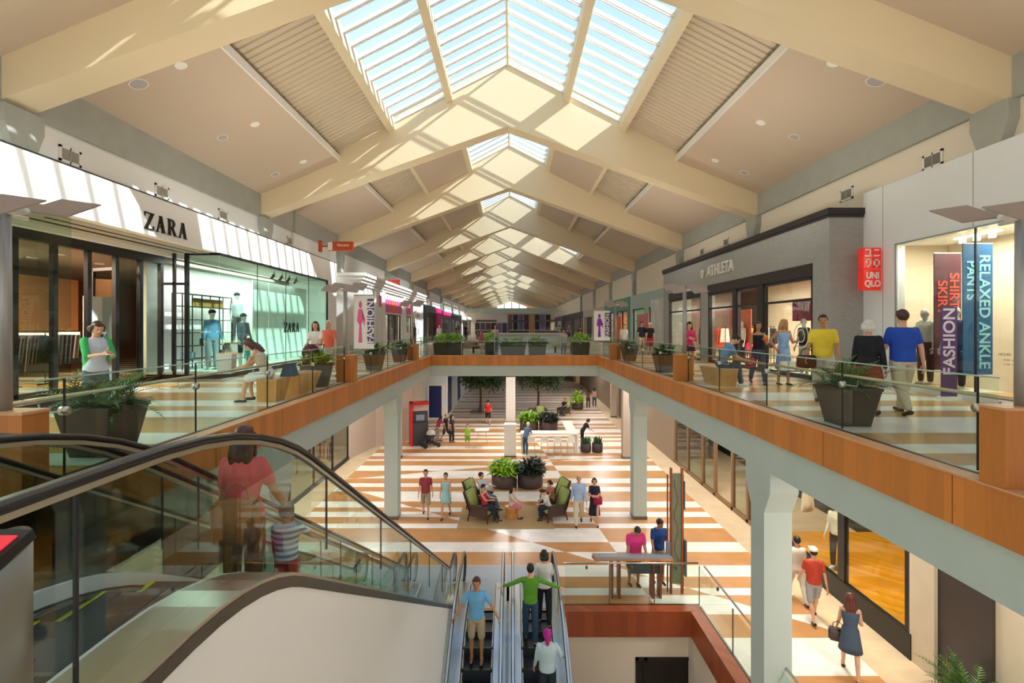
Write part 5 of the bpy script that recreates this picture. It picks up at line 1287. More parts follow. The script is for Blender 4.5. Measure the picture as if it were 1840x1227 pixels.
# poles' banners
M_purp = mat('silhouette_purple', '#8a2fb0', .5, var=.1)
def pole_banner(x, y, w_, z0, z1, s, label, fig, ink):
    t = thing('street_banner', label, 'banner', (x, y, z0), 0, 'printed banners on the lamp poles')
    bm = B(); box(bm, -w_ / 2, w_ / 2, -.008, .008, 0, z1 - z0); obj('fabric', bm, M_trimw, t)
    bm = B(); a = w_ / 2 * s; q = sorted((a, a - s * w_ * .33)); box(bm, q[0], q[1], -.014, -.008, .15, z1 - z0 - .1); obj('lettered_strip', bm, mat('banner_purple', '#5a3f78'), t)
    me = text_mesh('FASHION', (z1 - z0) * .19, .003, bold=.004); o = obj('lettering', me, M_trimw, t); o.rotation_euler = (Euler(FACE_C).to_matrix() @ Matrix.Rotation(PI / 2, 3, 'Z')).to_euler(); o.location = ((q[0] + q[1]) / 2, -.018, (z1 - z0) / 2)
    # woman silhouette
    cx = -s * w_ * .17; h = z1 - z0; bm = B()
    prism(bm, [(cx - .10 * w_, .12 * h), (cx + .10 * w_, .12 * h), (cx + .05 * w_, .45 * h), (cx + .16 * w_, .56 * h), (cx + .10 * w_, .74 * h), (cx - .10 * w_, .74 * h), (cx - .17 * w_, .52 * h), (cx - .05 * w_, .45 * h)], 'y', -.014, -.008)
    prism(bm, [(cx + .08 * w_ * math.cos(2 * PI * i / 12), .82 * h + .07 * h * math.sin(2 * PI * i / 12)) for i in range(12)], 'y', -.014, -.008)
    prism(bm, [(cx + .10 * w_, .72 * h), (cx + .24 * w_, .55 * h), (cx + .2 * w_, .40 * h), (cx + .12 * w_, .56 * h)], 'y', -.014, -.008)
    obj('silhouette', bm, fig, t)
    for zz in (h, 0): bm = B(); tube(bm, [(-w_ / 2, 0, zz), (w_ / 2, 0, zz)], .015, 6); obj('banner_rod', bm, M_lamp_pole, t)
pole_banner(-3.95, 12.9, .54, 6.42, 7.86, 1, 'banner with a pink figure and a purple FASHION strip on the second left lamp pole', M_pink, None)
pole_banner(4.05, 21.75, .72, 6.4, 7.75, 1, 'banner with a purple woman silhouette and FASHION strip beyond the opening on the right', M_purp, None)
shop('left', 46, 53, 8.35, 9.2, M_black, mat('black_header', '#1c1a1e', .4), (8.4, 9.0), None, [(47.5, 51.5, 8.1)], 'black shopfront left of the bright pink pillar', inner='#1c171c')
bx_ = bx('pillar', (-8.7, -8.2, 53.1, 56.2, Z2, 9.1), M_mag); tag(bx_, 'bright pink wall pier beyond the black shop on the left', 'pillar')
shop('left', 56.4, 66, 8.35, 9.0, mat('lilac_wall', '#8d86a0', .5), M_mag, (8.3, 8.9), None, [(57.5, 64.8, 8.1)], 'lilac shopfront with a pink header beyond the pink pier', inner='#6a4a80')
shop('left', 66.2, 80, 8.35, 9.0, mat('teal_grey', '#5f7a74', .5), M_black, (8.3, 8.8), None, [(67, 72, 8.1), (73, 79, 8.1)], 'teal grey shopfront far along on the left', inner='#4a4a40')
shop('left', 80.2, 110, 8.35, 9.0, M_cream, None, None, None, [(82, 92, 8.2), (95, 108, 8.2)], 'cream shopfront at the far left', inner='#7a6a52')
shop('right', 26.7, 36, 8.8, 9.3, mat('pale_teal', '#a9c0b4', .5), None, None, None, [(27.4, 31.2, 8.3), (32.2, 35.4, 8.3)], 'pale teal shopfront beyond the grey brick shop', inner='#8a6a58')
shop('right', 36.2, 46, 8.8, 9.3, mat('teal_header_wall', '#4f8f80', .5), None, None, None, [(37, 41, 8.3), (42, 45.4, 8.3)], 'teal shopfront beyond the pale one on the right', inner='#a85a30')
shop('right', 46.2, 60, 8.8, 9.0, M_stone, None, None, None, [(47, 52, 8.2), (53, 59, 8.2)], 'stone shopfront far along on the right', inner='#b87838')
shop('right', 60.2, 84, 8.8, 9.0, M_dark, None, None, None, [(61, 70, 8.2), (72, 83, 8.2)], 'dark shopfront far on the right', inner='#2c2436')
shop('right', 84.2, 110, 8.8, 9.0, mat('plum_wall', '#6d5a72', .5), None, None, None, [(86, 96, 8.2), (98, 108, 8.2)], 'plum shopfront at the far right', inner='#54405a')
t = bx('poster', (8.72, 8.79, 26.8, 30.4, 5.53, 8.7), mat('mural_print', '#e9e2cc', .5, var=.5, scale=1.2)); tag(t, 'large pale figure mural beside the far end of the grey brick shop', 'poster')
for y0, y1, c, lab in ((31, 33.8, '#d4807c', 'pink poster window beyond the white figure mural'), (39, 41.5, '#e06030', 'glowing orange and red poster far along the right'), (48, 50, '#e8a060', 'small warm poster on the far right shopfront')):
    t = bx('poster', (8.74, 8.8, y0, y1, 5.54, 7.9), mat('poster_' + c[1:], c, .5, var=.4, scale=2)); tag(t, lab, 'poster')
# small hanging blade signs on the left
def blade_sign(x0, x1, y, z0, z1, m, txt, label):
    t = thing('blade_sign', label, 'sign', (x0, y, z0)); w_ = x1 - x0
    bm = B(); box(bm, 0, w_, -.06, .06, 0, z1 - z0); obj('sign_board', bm, m, t)
    bm = B(); box(bm, 0, w_ * .18, -.064, -.058, .02, z1 - z0 - .02); obj('light_patch', bm, M_trimw, t)
    bm = B(); tube(bm, [(-.35, 0, (z1 - z0) / 2), (0, 0, (z1 - z0) / 2)], .03, 8); box(bm, -.4, -.3, -.1, .1, -.05, z1 - z0 + .05); obj('wall_bracket', bm, m, t)
    text('lettering', txt, (z1 - z0) * .4, (w_ * .62, -.07, (z1 - z0) * .6), FACE_C, M_trimw, t, .002)
M_orange = mat('sign_orange', '#c8491c', .45, var=.03)
blade_sign(-8.05, -6.95, 21.2, 10.35, 10.75, M_orange, 'Elevator', 'orange hanging sign with small white lettering above the far end of the left white shop')
blade_sign(-8.8, -7.6, 38.5, 9.95, 10.35, mat('sign_red2', '#e04438', .45), 'Shoes', 'red hanging sign farther along above the stepped white cornice') if 0 else None
t = bx('blade_sign', (-9.64, -7.9, 34.0, 34.12, 9.955, 10.35), mat('sign_coral', '#e2483c', .45)); tag(t, 'small red hanging sign above the stepped white cornice', 'sign')

# ---- ground floor shopfronts
# right: bronze framed glazing
GX = 8.4
bm = B(); box(bm, GX + 3.4, GX + 3.5, 4, 60, 0, 5); box(bm, GX, GX + .3, 4, 60, 4.3, 5); struct('wall_right', bm, M_drk, 'dark interior wall of the ground floor shops on the right')
bm = B(); wframe(bm, GX, GX + .12, [15.9, 17.3, 18.5, 20.1, 21.4, 23.2, 25.0], 0, 4.3, (), .14); struct('trim_50', bm, mat('bronze_frame', '#8d6f52', .45, metal=.3), 'bronze shop window frames on the ground floor right')
for k, (a, b) in enumerate(((15.9, 17.3), (17.3, 18.5), (20.1, 21.4), (21.4, 23.2), (23.2, 25.0))): pane('window_%d' % (70 + k), GX + .06, a + .07, b - .07, .1, 4.25)
bm = B(); box(bm, GX, GX + .2, 25.1, 60, 0, 4.3); struct('wall_right', bm, mat('bronze_wall', '#8c7b68', .5, var=.1), 'brown walls farther along the ground floor right')
# near display window
pane('window_80', GX + .02, 10.3, 15.7, .55, 4.3, glass('display_clear', '#f4f6f2', .06))
bm = B(); box(bm, GX - .04, GX + .1, 10.15, 15.8, 0, .55); box(bm, GX - .02, GX + .1, 10.2, 10.32, 0, 4.5); box(bm, GX - .02, GX + .1, 15.68, 15.85, 0, 4.5); box(bm, GX - .02, GX + .1, 12.2, 12.45, 0, 4.5)
struct('trim_51', bm, M_black, 'black frame and sill of the ground floor display window')
bm = B(); box(bm, GX + .1, GX + 3.4, 10.3, 15.7, .3, .36); struct('floor', bm, M_gold, 'golden floor of the display window')
light('display_lamp', 'AREA', (GX + 1.0, 12.5, 4.6), 190, (1, .74, .4), .8, aim=(.1, 0, -1), size_y=3, shape='RECTANGLE')
light('shop_lamp', 'AREA', (GX + 1.6, 20, 4.6), 90, (1, .8, .6), 1, aim=(0, 0, -1), size_y=5, shape='RECTANGLE')
bm = B(); box(bm, GX - .02, GX + .3, 9.6, 10.2, 0, 5); box(bm, GX + .1, GX + .3, 6.2, 8.5, 0, 5); struct('wall_right', bm, M_stone, 'beige stone pier on the ground floor right')
bm = B(); box(bm, GX + .05, GX + .3, 8.5, 9.6, 0, 5); struct('wall_right', bm, mat('dark_panel', '#3b3330', .35, var=.1), 'dark polished panel between the stone piers')
t = thing('wall_sign', 'small white lit sign high on the dark glazing beside the nearest right column', 'sign', (8.3, 16.1, 4.0)); bm = B(); box(bm, -.02, .02, -.15, .15, -.1, .1); obj('sign_box', bm, mat('sign_white', '#f4f0ff', .4, emit='#f4f0ff', emit_s=1.2), t)
bm = B(); box(bm, .02, .14, -.02, .02, -.02, .02); obj('bracket', bm, M_black, t)
# left ground floor
HX = -8.65
bm = B(); box(bm, HX - .3, HX, 2, 12, 0, 5); struct('wall_left', bm, mat('taupe_wall', '#b7a797'), 'taupe wall on the ground floor left')
bm = B(); box(bm, HX - .06, HX + .04, 12, 25.6, 0, .14); box(bm, HX - .1, HX, 12, 25.6, 4.2, 5); wframe(bm, HX - .08, HX, [12, 14.3, 16.6, 18.9, 21.2, 23.4, 25.6], 0, 4.2, (), .08); struct('trim_52', bm, M_dark, 'dark base and frames of the ground floor shop on the left')
for k, (a, b) in enumerate(((12, 14.3), (14.3, 16.6), (16.6, 18.9), (18.9, 21.2), (21.2, 23.4), (23.4, 25.6))): pane('window_%d' % (85 + k), HX - .04, a + .05, b - .05, .14, 4.2)
bm = B(); box(bm, HX - 4, HX - 3.9, 12, 25.6, 0, 5); struct('wall_left', bm, mat('shopwall_brown', '#8a6a50', .6, var=.2))
light('shop_lamp', 'AREA', (HX - 1.6, 19, 4.6), 160, (1, .84, .66), 1.5, aim=(0, 0, -1), size_y=9, shape='RECTANGLE')
WC = ['#c8a078', '#8a5a3a', '#e0d0b8', '#b03a3a', '#5a4a40', '#d8c8b0']
for i in range(5):
    rack((HX - .9 - (i % 2) * .9, 13.4 + i * 2.5, 0), PI / 2 if i % 2 else .2, 10, 'clothes rack in the ground floor left shop, %s from the camera' % ['first', 'second', 'third', 'fourth', 'fifth'][i], WC, 1.6, 1.45)
bm = B(); prism(bm, [(HX, 25.6), (-8.0, 28.4), (-6.2, 29.9), (-6.2, 33.5), (-14, 33.5), (-14, 25.6)], 'z', 0, 4.97); struct('wall_left', bm, mat('taupe_wall', '#b7a797'), 'angled taupe wall behind the red kiosk')
# pale block with dark blue poster windows
bm = B(); box(bm, -12, -5.0, 36.5, 66, 0, 4.97); struct('wall_left', bm, mat('cool_white', '#dfe6e8', .5), 'pale wall with dark blue posters on the ground floor left')
def blue_poster(label, dims, axis):
    t = bx('wall_poster', dims, mat('poster_navy', '#1c2c66', .35, var=.3, scale=2)); tag(t, label, 'poster', 'dark blue posters on the pale wall')
    x0, x1, y0, y1, z0, z1 = dims; bm = B(); k = .12
    if axis == 'x':
        for a, b, c, d in ((y0 - k, y1 + k, z0 - k, z0), (y0 - k, y1 + k, z1, z1 + k), (y0 - k, y0, z0, z1), (y1, y1 + k, z0, z1)): box(bm, x0 - .005, x1 + .02, a, b, c, d)
    else:
        for a, b, c, d in ((x0 - k, x1 + k, z0 - k, z0), (x0 - k, x1 + k, z1, z1 + k), (x0 - k, x0, z0, z1), (x1, x1 + k, z0, z1)): box(bm, a, b, y0 - .02, y1 + .005, c, d)
    obj('frame', bm, M_trimw, t)
blue_poster('dark blue poster facing the camera beside the red kiosk', (-6.25, -5.3, 36.42, 36.5, .2, 2.6), 'y')
for i, (y, lab) in enumerate(((36.9, 'nearest dark blue poster on the side of the pale wall'), (43.5, 'middle dark blue poster on the side of the pale wall'), (50.5, 'farthest dark blue poster on the side of the pale wall'))): blue_poster(lab, (-5.0, -4.92, y, y + 2.6, .3, 3.4), 'x')
bm = B(); box(bm, 7.9, 8.2, 62, 100, 0, 5); box(bm, -18, 18, 72, 72.3, 0, 9) if 0 else None
box(bm, -10, 12, 70, 70.3, 0, 5.05); struct('wall_back', bm, mat('far_brown', '#8b7a6c', .6, var=.25, scale=.6), 'distant shopfront wall closing the ground floor')
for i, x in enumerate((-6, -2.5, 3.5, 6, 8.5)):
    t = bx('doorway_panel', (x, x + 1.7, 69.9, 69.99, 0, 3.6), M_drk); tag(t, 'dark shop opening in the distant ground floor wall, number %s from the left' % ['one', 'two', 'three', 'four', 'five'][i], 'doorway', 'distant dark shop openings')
for y in (52, 60): light('soffit_fill', 'AREA', (0, y, 8.5), 200, (1, .95, .88), 3, aim=(0, 0, -1)) if 0 else None

# far end of the upper floor: a wide shopfront under a concrete beam
bm = B(); box(bm, -9.4, 9.3, 99, 99.6, 10.0, 10.9); struct('trim_60', bm, M_conc2, 'concrete beam over the farthest shopfront')
bm = B(); box(bm, -9.4, 9.3, 99.7, 99.9, Z2, 10.0); struct('wall_back', bm, mat('far_shop_wall', '#d9d2cb', .6, var=.1, scale=.5), 'farthest shopfront closing the upper floor')
fc = ['#3a3a44', '#5a4a6c', '#6c3f3c', '#2a2c38', '#8a6a8c', '#3c4a6c', '#8c5a44', '#221e28', '#6a5a7c', '#4a2c34', '#c08a4c', '#2c3444', '#7c6a94', '#3a2c2c']
for i in range(14):
    x0 = -7.6 + i * 1.12; z1 = 7.9 if i < 6 else 9.6
    t = bx('shop_window', (x0, x0 + .95, 99.55, 99.68, Z2 + .1, z1), mat('farwin_' + fc[i][1:], fc[i], .4, var=.6, scale=2.5)); tag(t, 'coloured shop window in the farthest shopfront of the upper floor', 'window', 'coloured windows of the farthest shopfront')
for i, (x, y, c, lab) in enumerate(((-3.4, 64, '#5f6a5c', 'left'), (1.0, 66, '#3f4f4a', 'middle'), (4.4, 63, '#7a6a58', 'right'))):
    t = thing('kiosk', '%s of three low sales kiosks far back on the upper floor' % lab, 'kiosk', (x, y, Z2)); bm = B(); box(bm, -1.3, 1.3, -.7, .7, 0, 1.05); obj('counter_body', bm, mat('kiosk_' + c[1:], c, .5), t)
    bm = B(); box(bm, -1.4, 1.4, -.8, .8, 1.05, 1.12); obj('counter_top', bm, M_trimw, t)
    for sx in (-1.3, 1.24): bm = B(); box(bm, sx, sx + .06, -.03, .03, 1.12, 2.2); obj('post', bm, M_dark, t)
    bm = B(); box(bm, -1.35, 1.35, -.06, .06, 2.2, 2.45); obj('kiosk_sign', bm, mat('kiosk_' + c[1:], c, .5), t)
# ------------------------------------------------------------------ ground floor furniture
def gf(u, v): return floor_at(u, v, 0)
def armchair(loc, rz, label):
    t = thing('lounge_chair', label, 'armchair', loc, math.radians(rz), 'green cushioned lounge chairs')
    MW = mat('walnut', '#4c3128', .5, var=.15); MG = mat('green_cushion', '#a9b968', .8, var=.08); MB = mat('brown_panel', '#54413a', .6)
    for s in (-1, 1):
        bm = B(); tube(bm, [(s * .36, -.38, 0), (s * .36, -.33, .55)], [.022, .03], 6); obj('leg', bm, MW, t)
        bm = B(); tube(bm, [(s * .36, .42, 0), (s * .36, .30, .5), (s * .35, .55, 1.02)], [.022, .03, .022], 6); obj('leg', bm, MW, t)
        bm = B(); box(bm, s * .36 - .045, s * .36 + .045, -.40, .34, .55, .59); obj('armrest', bm, MW, t)
        bm = B(); box(bm, s * .35 - .015, s * .35 + .015, -.33, .30, .2, .53); obj('side_panel', bm, MB, t)
    bm = B(); box(bm, -.34, .34, -.36, .34, .20, .27); obj('seat_frame', bm, MW, t)
    bm = B(); box(bm, -.31, .31, -.38, .30, .27, .41); bmesh.ops.bevel(bm, geom=bm.edges[:], offset=.04, segments=3, affect='EDGES'); obj('seat_cushion', bm, MG, t, True)
    bm = B(); v = box(bm, -.31, .31, -.06, .06, 0, .72); bmesh.ops.bevel(bm, geom=bm.edges[:], offset=.04, segments=3, affect='EDGES')
    bmesh.ops.transform(bm, matrix=Matrix.Translation((0, .30, .36)) @ Matrix.Rotation(-math.radians(20), 4, 'X'), verts=bm.verts); obj('back_cushion', bm, MG, t, True)
    bm = B(); v = box(bm, -.34, .34, .07, .09, -.05, .74); bmesh.ops.transform(bm, matrix=Matrix.Translation((0, .30, .36)) @ Matrix.Rotation(-math.radians(20), 4, 'X'), verts=bm.verts); obj('back_board', bm, MB, t)
    return t
c1 = gf(866, 938); c2 = gf(994, 936)
armchair((c1.x, c1.y + .25, 0), 68, 'green cushioned lounge chair with walnut frame, nearest on the left, holding the person in red')
armchair((c1.x - .15, c1.y + 1.35, 0), 66, 'green cushioned lounge chair just behind the nearest left one, holding the man in jeans')
armchair((c2.x, c2.y + .25, 0), -68, 'green cushioned lounge chair nearest on the right, facing the stool')
armchair((c2.x + .1, c2.y + 1.35, 0), -66, 'empty green cushioned lounge chair behind the nearest right one')
armchair((4.1, 38.5, 0), -40, 'distant armchair holding the seated person near the bushy shrub')
armchair((2.3, 36.2, 0), 20, 'distant green cushioned armchair right of the white totem')
def stump(loc, label, r=.24, h=.42):
    t = thing('stump_stool', label, 'stool', loc, 0, 'carved wooden stump stools')
    bm = B(); n = 24; lathe(bm, (0, 0), [(r * .95, 0), (r, .03), (r * .9, h * .5), (r, h - .03), (r * .95, h)], n)
    for v in bm.verts:
        a = math.atan2(v.co.y, v.co.x); f = 1 + .06 * math.sin(a * 9); v.co.x *= f; v.co.y *= f
    obj('stump_body', bm, M_oak, t, False)
    bm = B(); cyl(bm, (0, 0), r * .85, h, h + .012, 20); obj('seat_top', bm, M_oak, t)
st = gf(919, 930); stump((st.x, st.y, 0), 'carved wooden stump stool under the long-haired girl')
stump((3.0, 36.5, 0), 'distant wooden stump stool beside the far armchair', .3, .5)
# rug
bm = B(); box(bm, st.x - 1.9, st.x + 1.5, st.y - 1.0, st.y + 1.2, .002, .012); tag(obj('rug', bm, mat('rug_tan', '#b79a6c', .9, var=.12, scale=12)), 'tan rug under the stump stool between the lounge chairs', 'rug')
# white totem and communal table
t = thing('totem', 'tall white totem panel standing far back on the ground floor', 'panel', (-.1, 36.0, 0)); bm = B(); box(bm, -.35, .35, -.12, .12, .05, 3.3); obj('panel_body', bm, M_trimw, t); bm = B(); box(bm, -.4, .4, -.16, .16, 0, .05); obj('base', bm, M_steel, t)
t = thing('totem', 'white glossy vending totem in front of the communal table', 'panel', (-.1, 26.4, 0)); bm = B(); box(bm, -.32, .32, -.3, .3, .05, 1.75); bmesh.ops.bevel(bm, geom=bm.edges[:], offset=.03, segments=2, affect='EDGES'); obj('panel_body', bm, M_white, t); bm = B(); box(bm, -.3, .3, -.28, .28, 0, .05); obj('base', bm, M_steel_d, t)
t = thing('communal_table', 'long white high communal table with white end panels', 'table', (2.05, 27.4, 0))
bm = B(); box(bm, -1.55, 1.1, -.5, .25, 1.02, 1.10); box(bm, 1.1, 1.65, -.5, 3.2, 1.02, 1.10); obj('table_top', bm, M_trimw, t)
for x, yb in ((-1.55, .25), (1.57, 3.2)):
    bm = B(); box(bm, x, x + .08, -.5, yb, 0, 1.02); obj('end_panel', bm, M_trimw, t)
def bar_stool(loc, label):
    t = thing('bar_stool', label, 'stool', loc, 0, 'white bar stools along the communal table')
    bm = B(); box(bm, -.2, .2, -.2, .2, .72, .76); obj('seat', bm, M_trimw, t); bm = B(); box(bm, -.2, .2, -.22, -.19, .78, 1.05); obj('backrest', bm, M_trimw, t)
    for sx in (-1, 1):
        for sy in (-1, 1): bm = B(); tube(bm, [(sx * .22, sy * .22, 0), (sx * .16, sy * .16, .72)], .012, 5); obj('leg', bm, M_steel, t)
    bm = B(); tube(bm, [(-.2, -.2, .25), (.2, -.2, .25), (.2, .2, .25), (-.2, .2, .25), (-.2, -.2, .25)], .01, 5); obj('footrest', bm, M_steel, t)
for i in range(4): bar_stool((1.05 + i * .72, 26.45, 0), '%s white bar stool from the left along the communal table' % ['first', 'second', 'third', 'fourth'][i])
t = thing('small_table', 'small white wire-legged table left of the vending totem', 'table', (-1.75, 28.2, 0)); bm = B(); box(bm, -.4, .4, -.3, .3, 1.0, 1.04); obj('table_top', bm, M_trimw, t)
for sx in (-1, 1):
    for sy in (-1, 1): bm = B(); tube(bm, [(sx * .35, sy * .25, 0), (sx * .2, sy * .2, 1.0)], .012, 5); obj('leg', bm, M_steel, t)
# red kiosk and the cash machine
t = thing('cash_machine_kiosk', 'red cash machine kiosk standing by the taupe wall', 'kiosk', (-5.55, 28.9, 0), math.radians(20))
bm = B(); box(bm, -.55, .55, .25, .35, 0, 2.55); box(bm, -.55, -.42, -.35, .35, 0, 2.55); box(bm, -.55, .55, -.35, .35, 2.4, 2.55); obj('red_surround', bm, mat('kiosk_red', '#d01a24', .35, var=.04), t)
bm = B(); box(bm, -.40, .5, -.3, .2, 0, 1.35); v = box(bm, -.40, .5, -.1, .2, 1.35, 2.0); obj('machine_body', bm, mat('machine_grey', '#3f4046', .4), t)
bm = B(); box(bm, -.2, .3, -.13, -.1, 1.45, 1.8); obj('screen', bm, mat('screen_grey', '#8d99a8', .2), t); bm = B(); box(bm, -.38, .52, -.12, .2, 2.02, 2.38); obj('header_panel', bm, mat('kiosk_header', '#c9b7b2', .5), t)

# information stand with the map desk
p = gf(1160, 1062)
t = thing('map_desk', 'long tilted grey map desk on timber legs where two men lean', 'desk', (3.12, 12.62, 0))
bm = B(); v = box(bm, -.98, .98, -.26, .26, 0, .06)
for q in v: q.co = Matrix.Translation((0, 0, 1.0)) @ Matrix.Rotation(math.radians(-16), 4, 'X') @ q.co
obj('map_top', bm, mat('map_grey', '#8d95a0', .35), t); bm = B(); v = box(bm, -1.0, 1.0, -.28, .28, -.05, 0)
for q in v: q.co = Matrix.Translation((0, 0, 1.0)) @ Matrix.Rotation(math.radians(-16), 4, 'X') @ q.co
obj('timber_edge', bm, M_wood, t)
bm = B(); box(bm, -.05, .8, -.1, -.04, .62, .88); obj('hanging_shelf', bm, mat('desk_slate', '#4c545e', .5), t)
for x in (-.55, -.36, .5, .7): bm = B(); box(bm, x, x + .045, -.15, .15, 0, .93); obj('leg', bm, M_wood_d, t)
t = thing('information_totem', 'tall timber framed information totem with a green etched panel', 'totem', (4.33, 12.75, 0))
for x in (-.16, .13):
    bm = B(); box(bm, x, x + .04, -.05, .05, 0, 3.3); obj('timber_post', bm, M_wood_d, t)
    bm = B(); box(bm, x + (-.06 if x < 0 else .06), x + (-.06 if x < 0 else .06) + .03, .06, .1, 0, 3.1); obj('timber_post', bm, M_wood_d, t)
bm = B(); box(bm, -.12, .13, -.02, .02, .25, 3.15); obj('glass_panel', bm, mat('etched_green', '#7a8468', .35, var=.35, scale=2), t)
bm = B(); tube(bm, [(.05 * math.sin(i * .9), -.03, .6 + i * .12) for i in range(21)], .012, 5); obj('leaf_ornament', bm, mat('ornament_copper', '#9a6a4a', .5), t)
bm = B(); box(bm, -.26, -.17, -.06, .06, .75, 1.35); obj('leaflet_holder', bm, mat('holder_grey', '#7c838c', .4), t)
bm = B(); box(bm, .21, .26, -.06, .06, .45, 1.4); obj('phone_panel', bm, mat('holder_dark', '#4c4f55', .4), t)
bm = B(); box(bm, .20, .22, -.05, .05, 2.2, 2.95); obj('side_sign', bm, mat('side_sign', '#5f6a6a', .4), t)

# ------------------------------------------------------------------ people on the ground floor
def at(u, v, z=0): p = floor_at(u, v, z); return (p.x, p.y, z)
walk = ((22, 8), (-14, 18)); walk2 = ((-16, 16), (20, 6)); idle = ((2, 0), (-3, 2))
g, J = person('man in maroon t-shirt and khaki shorts walking beside the far left column', at(765, 927), 5, 1.75, 'tee', '#9c3b45', 'shorts', '#a89a80', legs=walk, arms=((-14, 8, 20, 0), (16, 8, 14, 0)), hair='short', shoe='dark')
g, J = person('woman in a pale aqua sleeveless dress walking beside the man in maroon', at(801, 929), -3, 1.66, 'tank', '#a5d8dc', 'dress', '#a5d8dc', female=True, legs=walk2, arms=((12, 8, 15, 0), (-14, 9, 10, 0)), hair='bun', skirt_len=.24)
sitlegs = ((82, 78), (84, 84))
g, J = person('black-haired man in pale shirt and jeans reclining in the second left lounge chair', (c1.x + .0, c1.y + 1.3, 0), 66, 1.76, 'long', '#c9d2dc', 'pants', '#5f7890', lean=-14, legs=((80, 55), (82, 66)), arms=((35, 8, 50, 20), (30, 8, 60, 20)), sit=True, head=(8, 0), fingers=False)
g, J = person('person in a red vest and dark trousers seated in the nearest left lounge chair', (c1.x + .1, c1.y + .2, 0), 68, 1.6, 'tank', '#d8202c', 'pants', '#23303f', lean=-10, legs=((78, 58), (80, 70)), arms=((35, 6, 55, 20), (30, 6, 60, 20)), sit=True, head=(12, 0), female=True, fingers=False)
g, J = person('long-haired girl in a pink top sitting on the carved stump stool', (st.x, st.y - .02, 0), 75, 1.42, 'tee', '#e6c9c4', 'shorts', '#d07a8c', lean=2, legs=((80, 80), (84, 88)), arms=((30, 6, 40, 15), (34, 6, 35, 15)), sit=True, hair='long', hairc='black', female=True, fingers=False)
g, J = person('boy in a white t-shirt bent over in the nearest right lounge chair', (c2.x - .15, c2.y + .2, 0), -70, 1.45, 'tee', '#f0efea', 'pants', '#22324a', lean=20, legs=((84, 82), (80, 92)), arms=((45, 4, 60, 25), (45, 4, 60, 25)), sit=True, head=(30, 0), fingers=False)
g, J = person('woman in a tan top beside the boy in the right lounge chairs', (c2.x + .02, c2.y + .75, 0), -66, 1.55, 'tee', '#b87a5a', 'pants', '#4c4038', lean=6, legs=((80, 80), (84, 84)), arms=((40, 4, 40, 15), (40, 4, 50, 15)), sit=True, head=(14, 0), female=True, hair='bob', fingers=False)
g, J = person('bald older man in light blue shirt and cream trousers beside the woman in navy', at(1040, 942), -4, 1.78, 'long', '#a9c6ea', 'pants', '#ddd2ba', legs=walk2, arms=((14, 8, 12, 0), (-10, 8, 8, 0)), hair='bald_ring', hairc='white', build=1.08)
g, J = person('woman in a navy dress holding a magenta bag walking near the far right column', at(1068, 941), -6, 1.66, 'tee', '#1c2138', 'dress', '#1c2138', female=True, legs=walk, arms=((35, 10, 75, 40), (30, 10, 80, 45)), hair='bob', hairc='brown', skirt_len=.36)
bag(g, J, 0, '#a81c48', (.3, .12, .28), 'magenta shoulder bag at the side of the woman in the navy dress', (.08, .05, .1))
g, J = person('heavyset man in a bright pink t-shirt looking down at the map desk', at(1139, 1050), 8, 1.72, 'tee', '#e63c86', 'shorts', '#5c6068', lean=14, legs=idle, arms=((35, 4, 20, 10), (20, 6, 12, 0)), head=(38, 0), build=1.28, skin='tan')
g, J = person('man in a blue t-shirt and khaki shorts standing beside the man in pink', at(1183, 1046), 6, 1.78, 'tee', '#1c4486', 'shorts', '#b3a88c', lean=3, legs=((4, 2), (-6, 4)), arms=((6, 8, 10, 0), (14, 8, 30, 10)), head=(22, 20), skin='tan')
g, J = person('man in a red shirt and dark shorts walking away beyond the bridge', at(877, 762), 184, 1.76, 'tee', '#c8202a', 'shorts', '#1c2432', legs=walk, build=1.1, fingers=False)
g, J = person('child in a lime green t-shirt standing beyond the bridge', at(840, 804), 6, 1.36, 'loose', '#8fc840', 'shorts', '#6fa83c', legs=idle, fingers=False, female=True)
g, J = person('man in black behind a stroller near the red kiosk', at(801, 793), 70, 1.76, 'tee', '#20222c', 'shorts', '#3c3f48', legs=walk, fingers=False, hair='bald_ring', hairc='black')
g, J = person('woman in black standing right of the stroller group', at(812, 795), 60, 1.66, 'tee', '#23212a', 'pants', '#1c1c24', legs=idle, fingers=False, female=True, hair='long')
g, J = person('woman in a pink top bending over the stroller', at(786, 792), 150, 1.6, 'tee', '#b8405a', 'pants', '#c9c4c0', lean=32, legs=idle, arms=((50, 5, 20, 0), (50, 5, 20, 0)), fingers=False, female=True, hair='long')
g, J = person('woman with dark hair in black leaning over the far end of the communal table', (4.15, 28.6, 0), 100, 1.68, 'tee', '#1d2026', 'pants', '#1f2228', lean=34, legs=idle, arms=((60, 5, 30, 0), (55, 5, 40, 0)), fingers=False, female=True, hair='bob')
g, J = person('white-haired man in blue shirt and jeans at the left end of the communal table', (.75, 26.75, 0), 150, 1.74, 'long', '#5f7894', 'jeans', '#3f5f80', lean=26, legs=idle, arms=((55, 5, 30, 0), (50, 5, 40, 0)), hair='short', hairc='white', fingers=False)
for u, v, c, b_c, H, fem, lab in ((1044, 733, '#5c6478', '#3a4254', 1.74, False, 'left of three distant people standing by the right column, in grey blue'), (1057, 733, '#6a4048', '#3c2c38', 1.64, True, 'middle of three distant people by the right column, in a dark plum top'), (1068, 731, '#c09a92', '#3c4c64', 1.68, True, 'right of three distant people by the right column, in a pale pink top')):
    person(lab, at(u, v), 175, H, 'tee', c, 'pants', b_c, legs=idle, female=fem, hair='long' if fem else 'short', fingers=False)
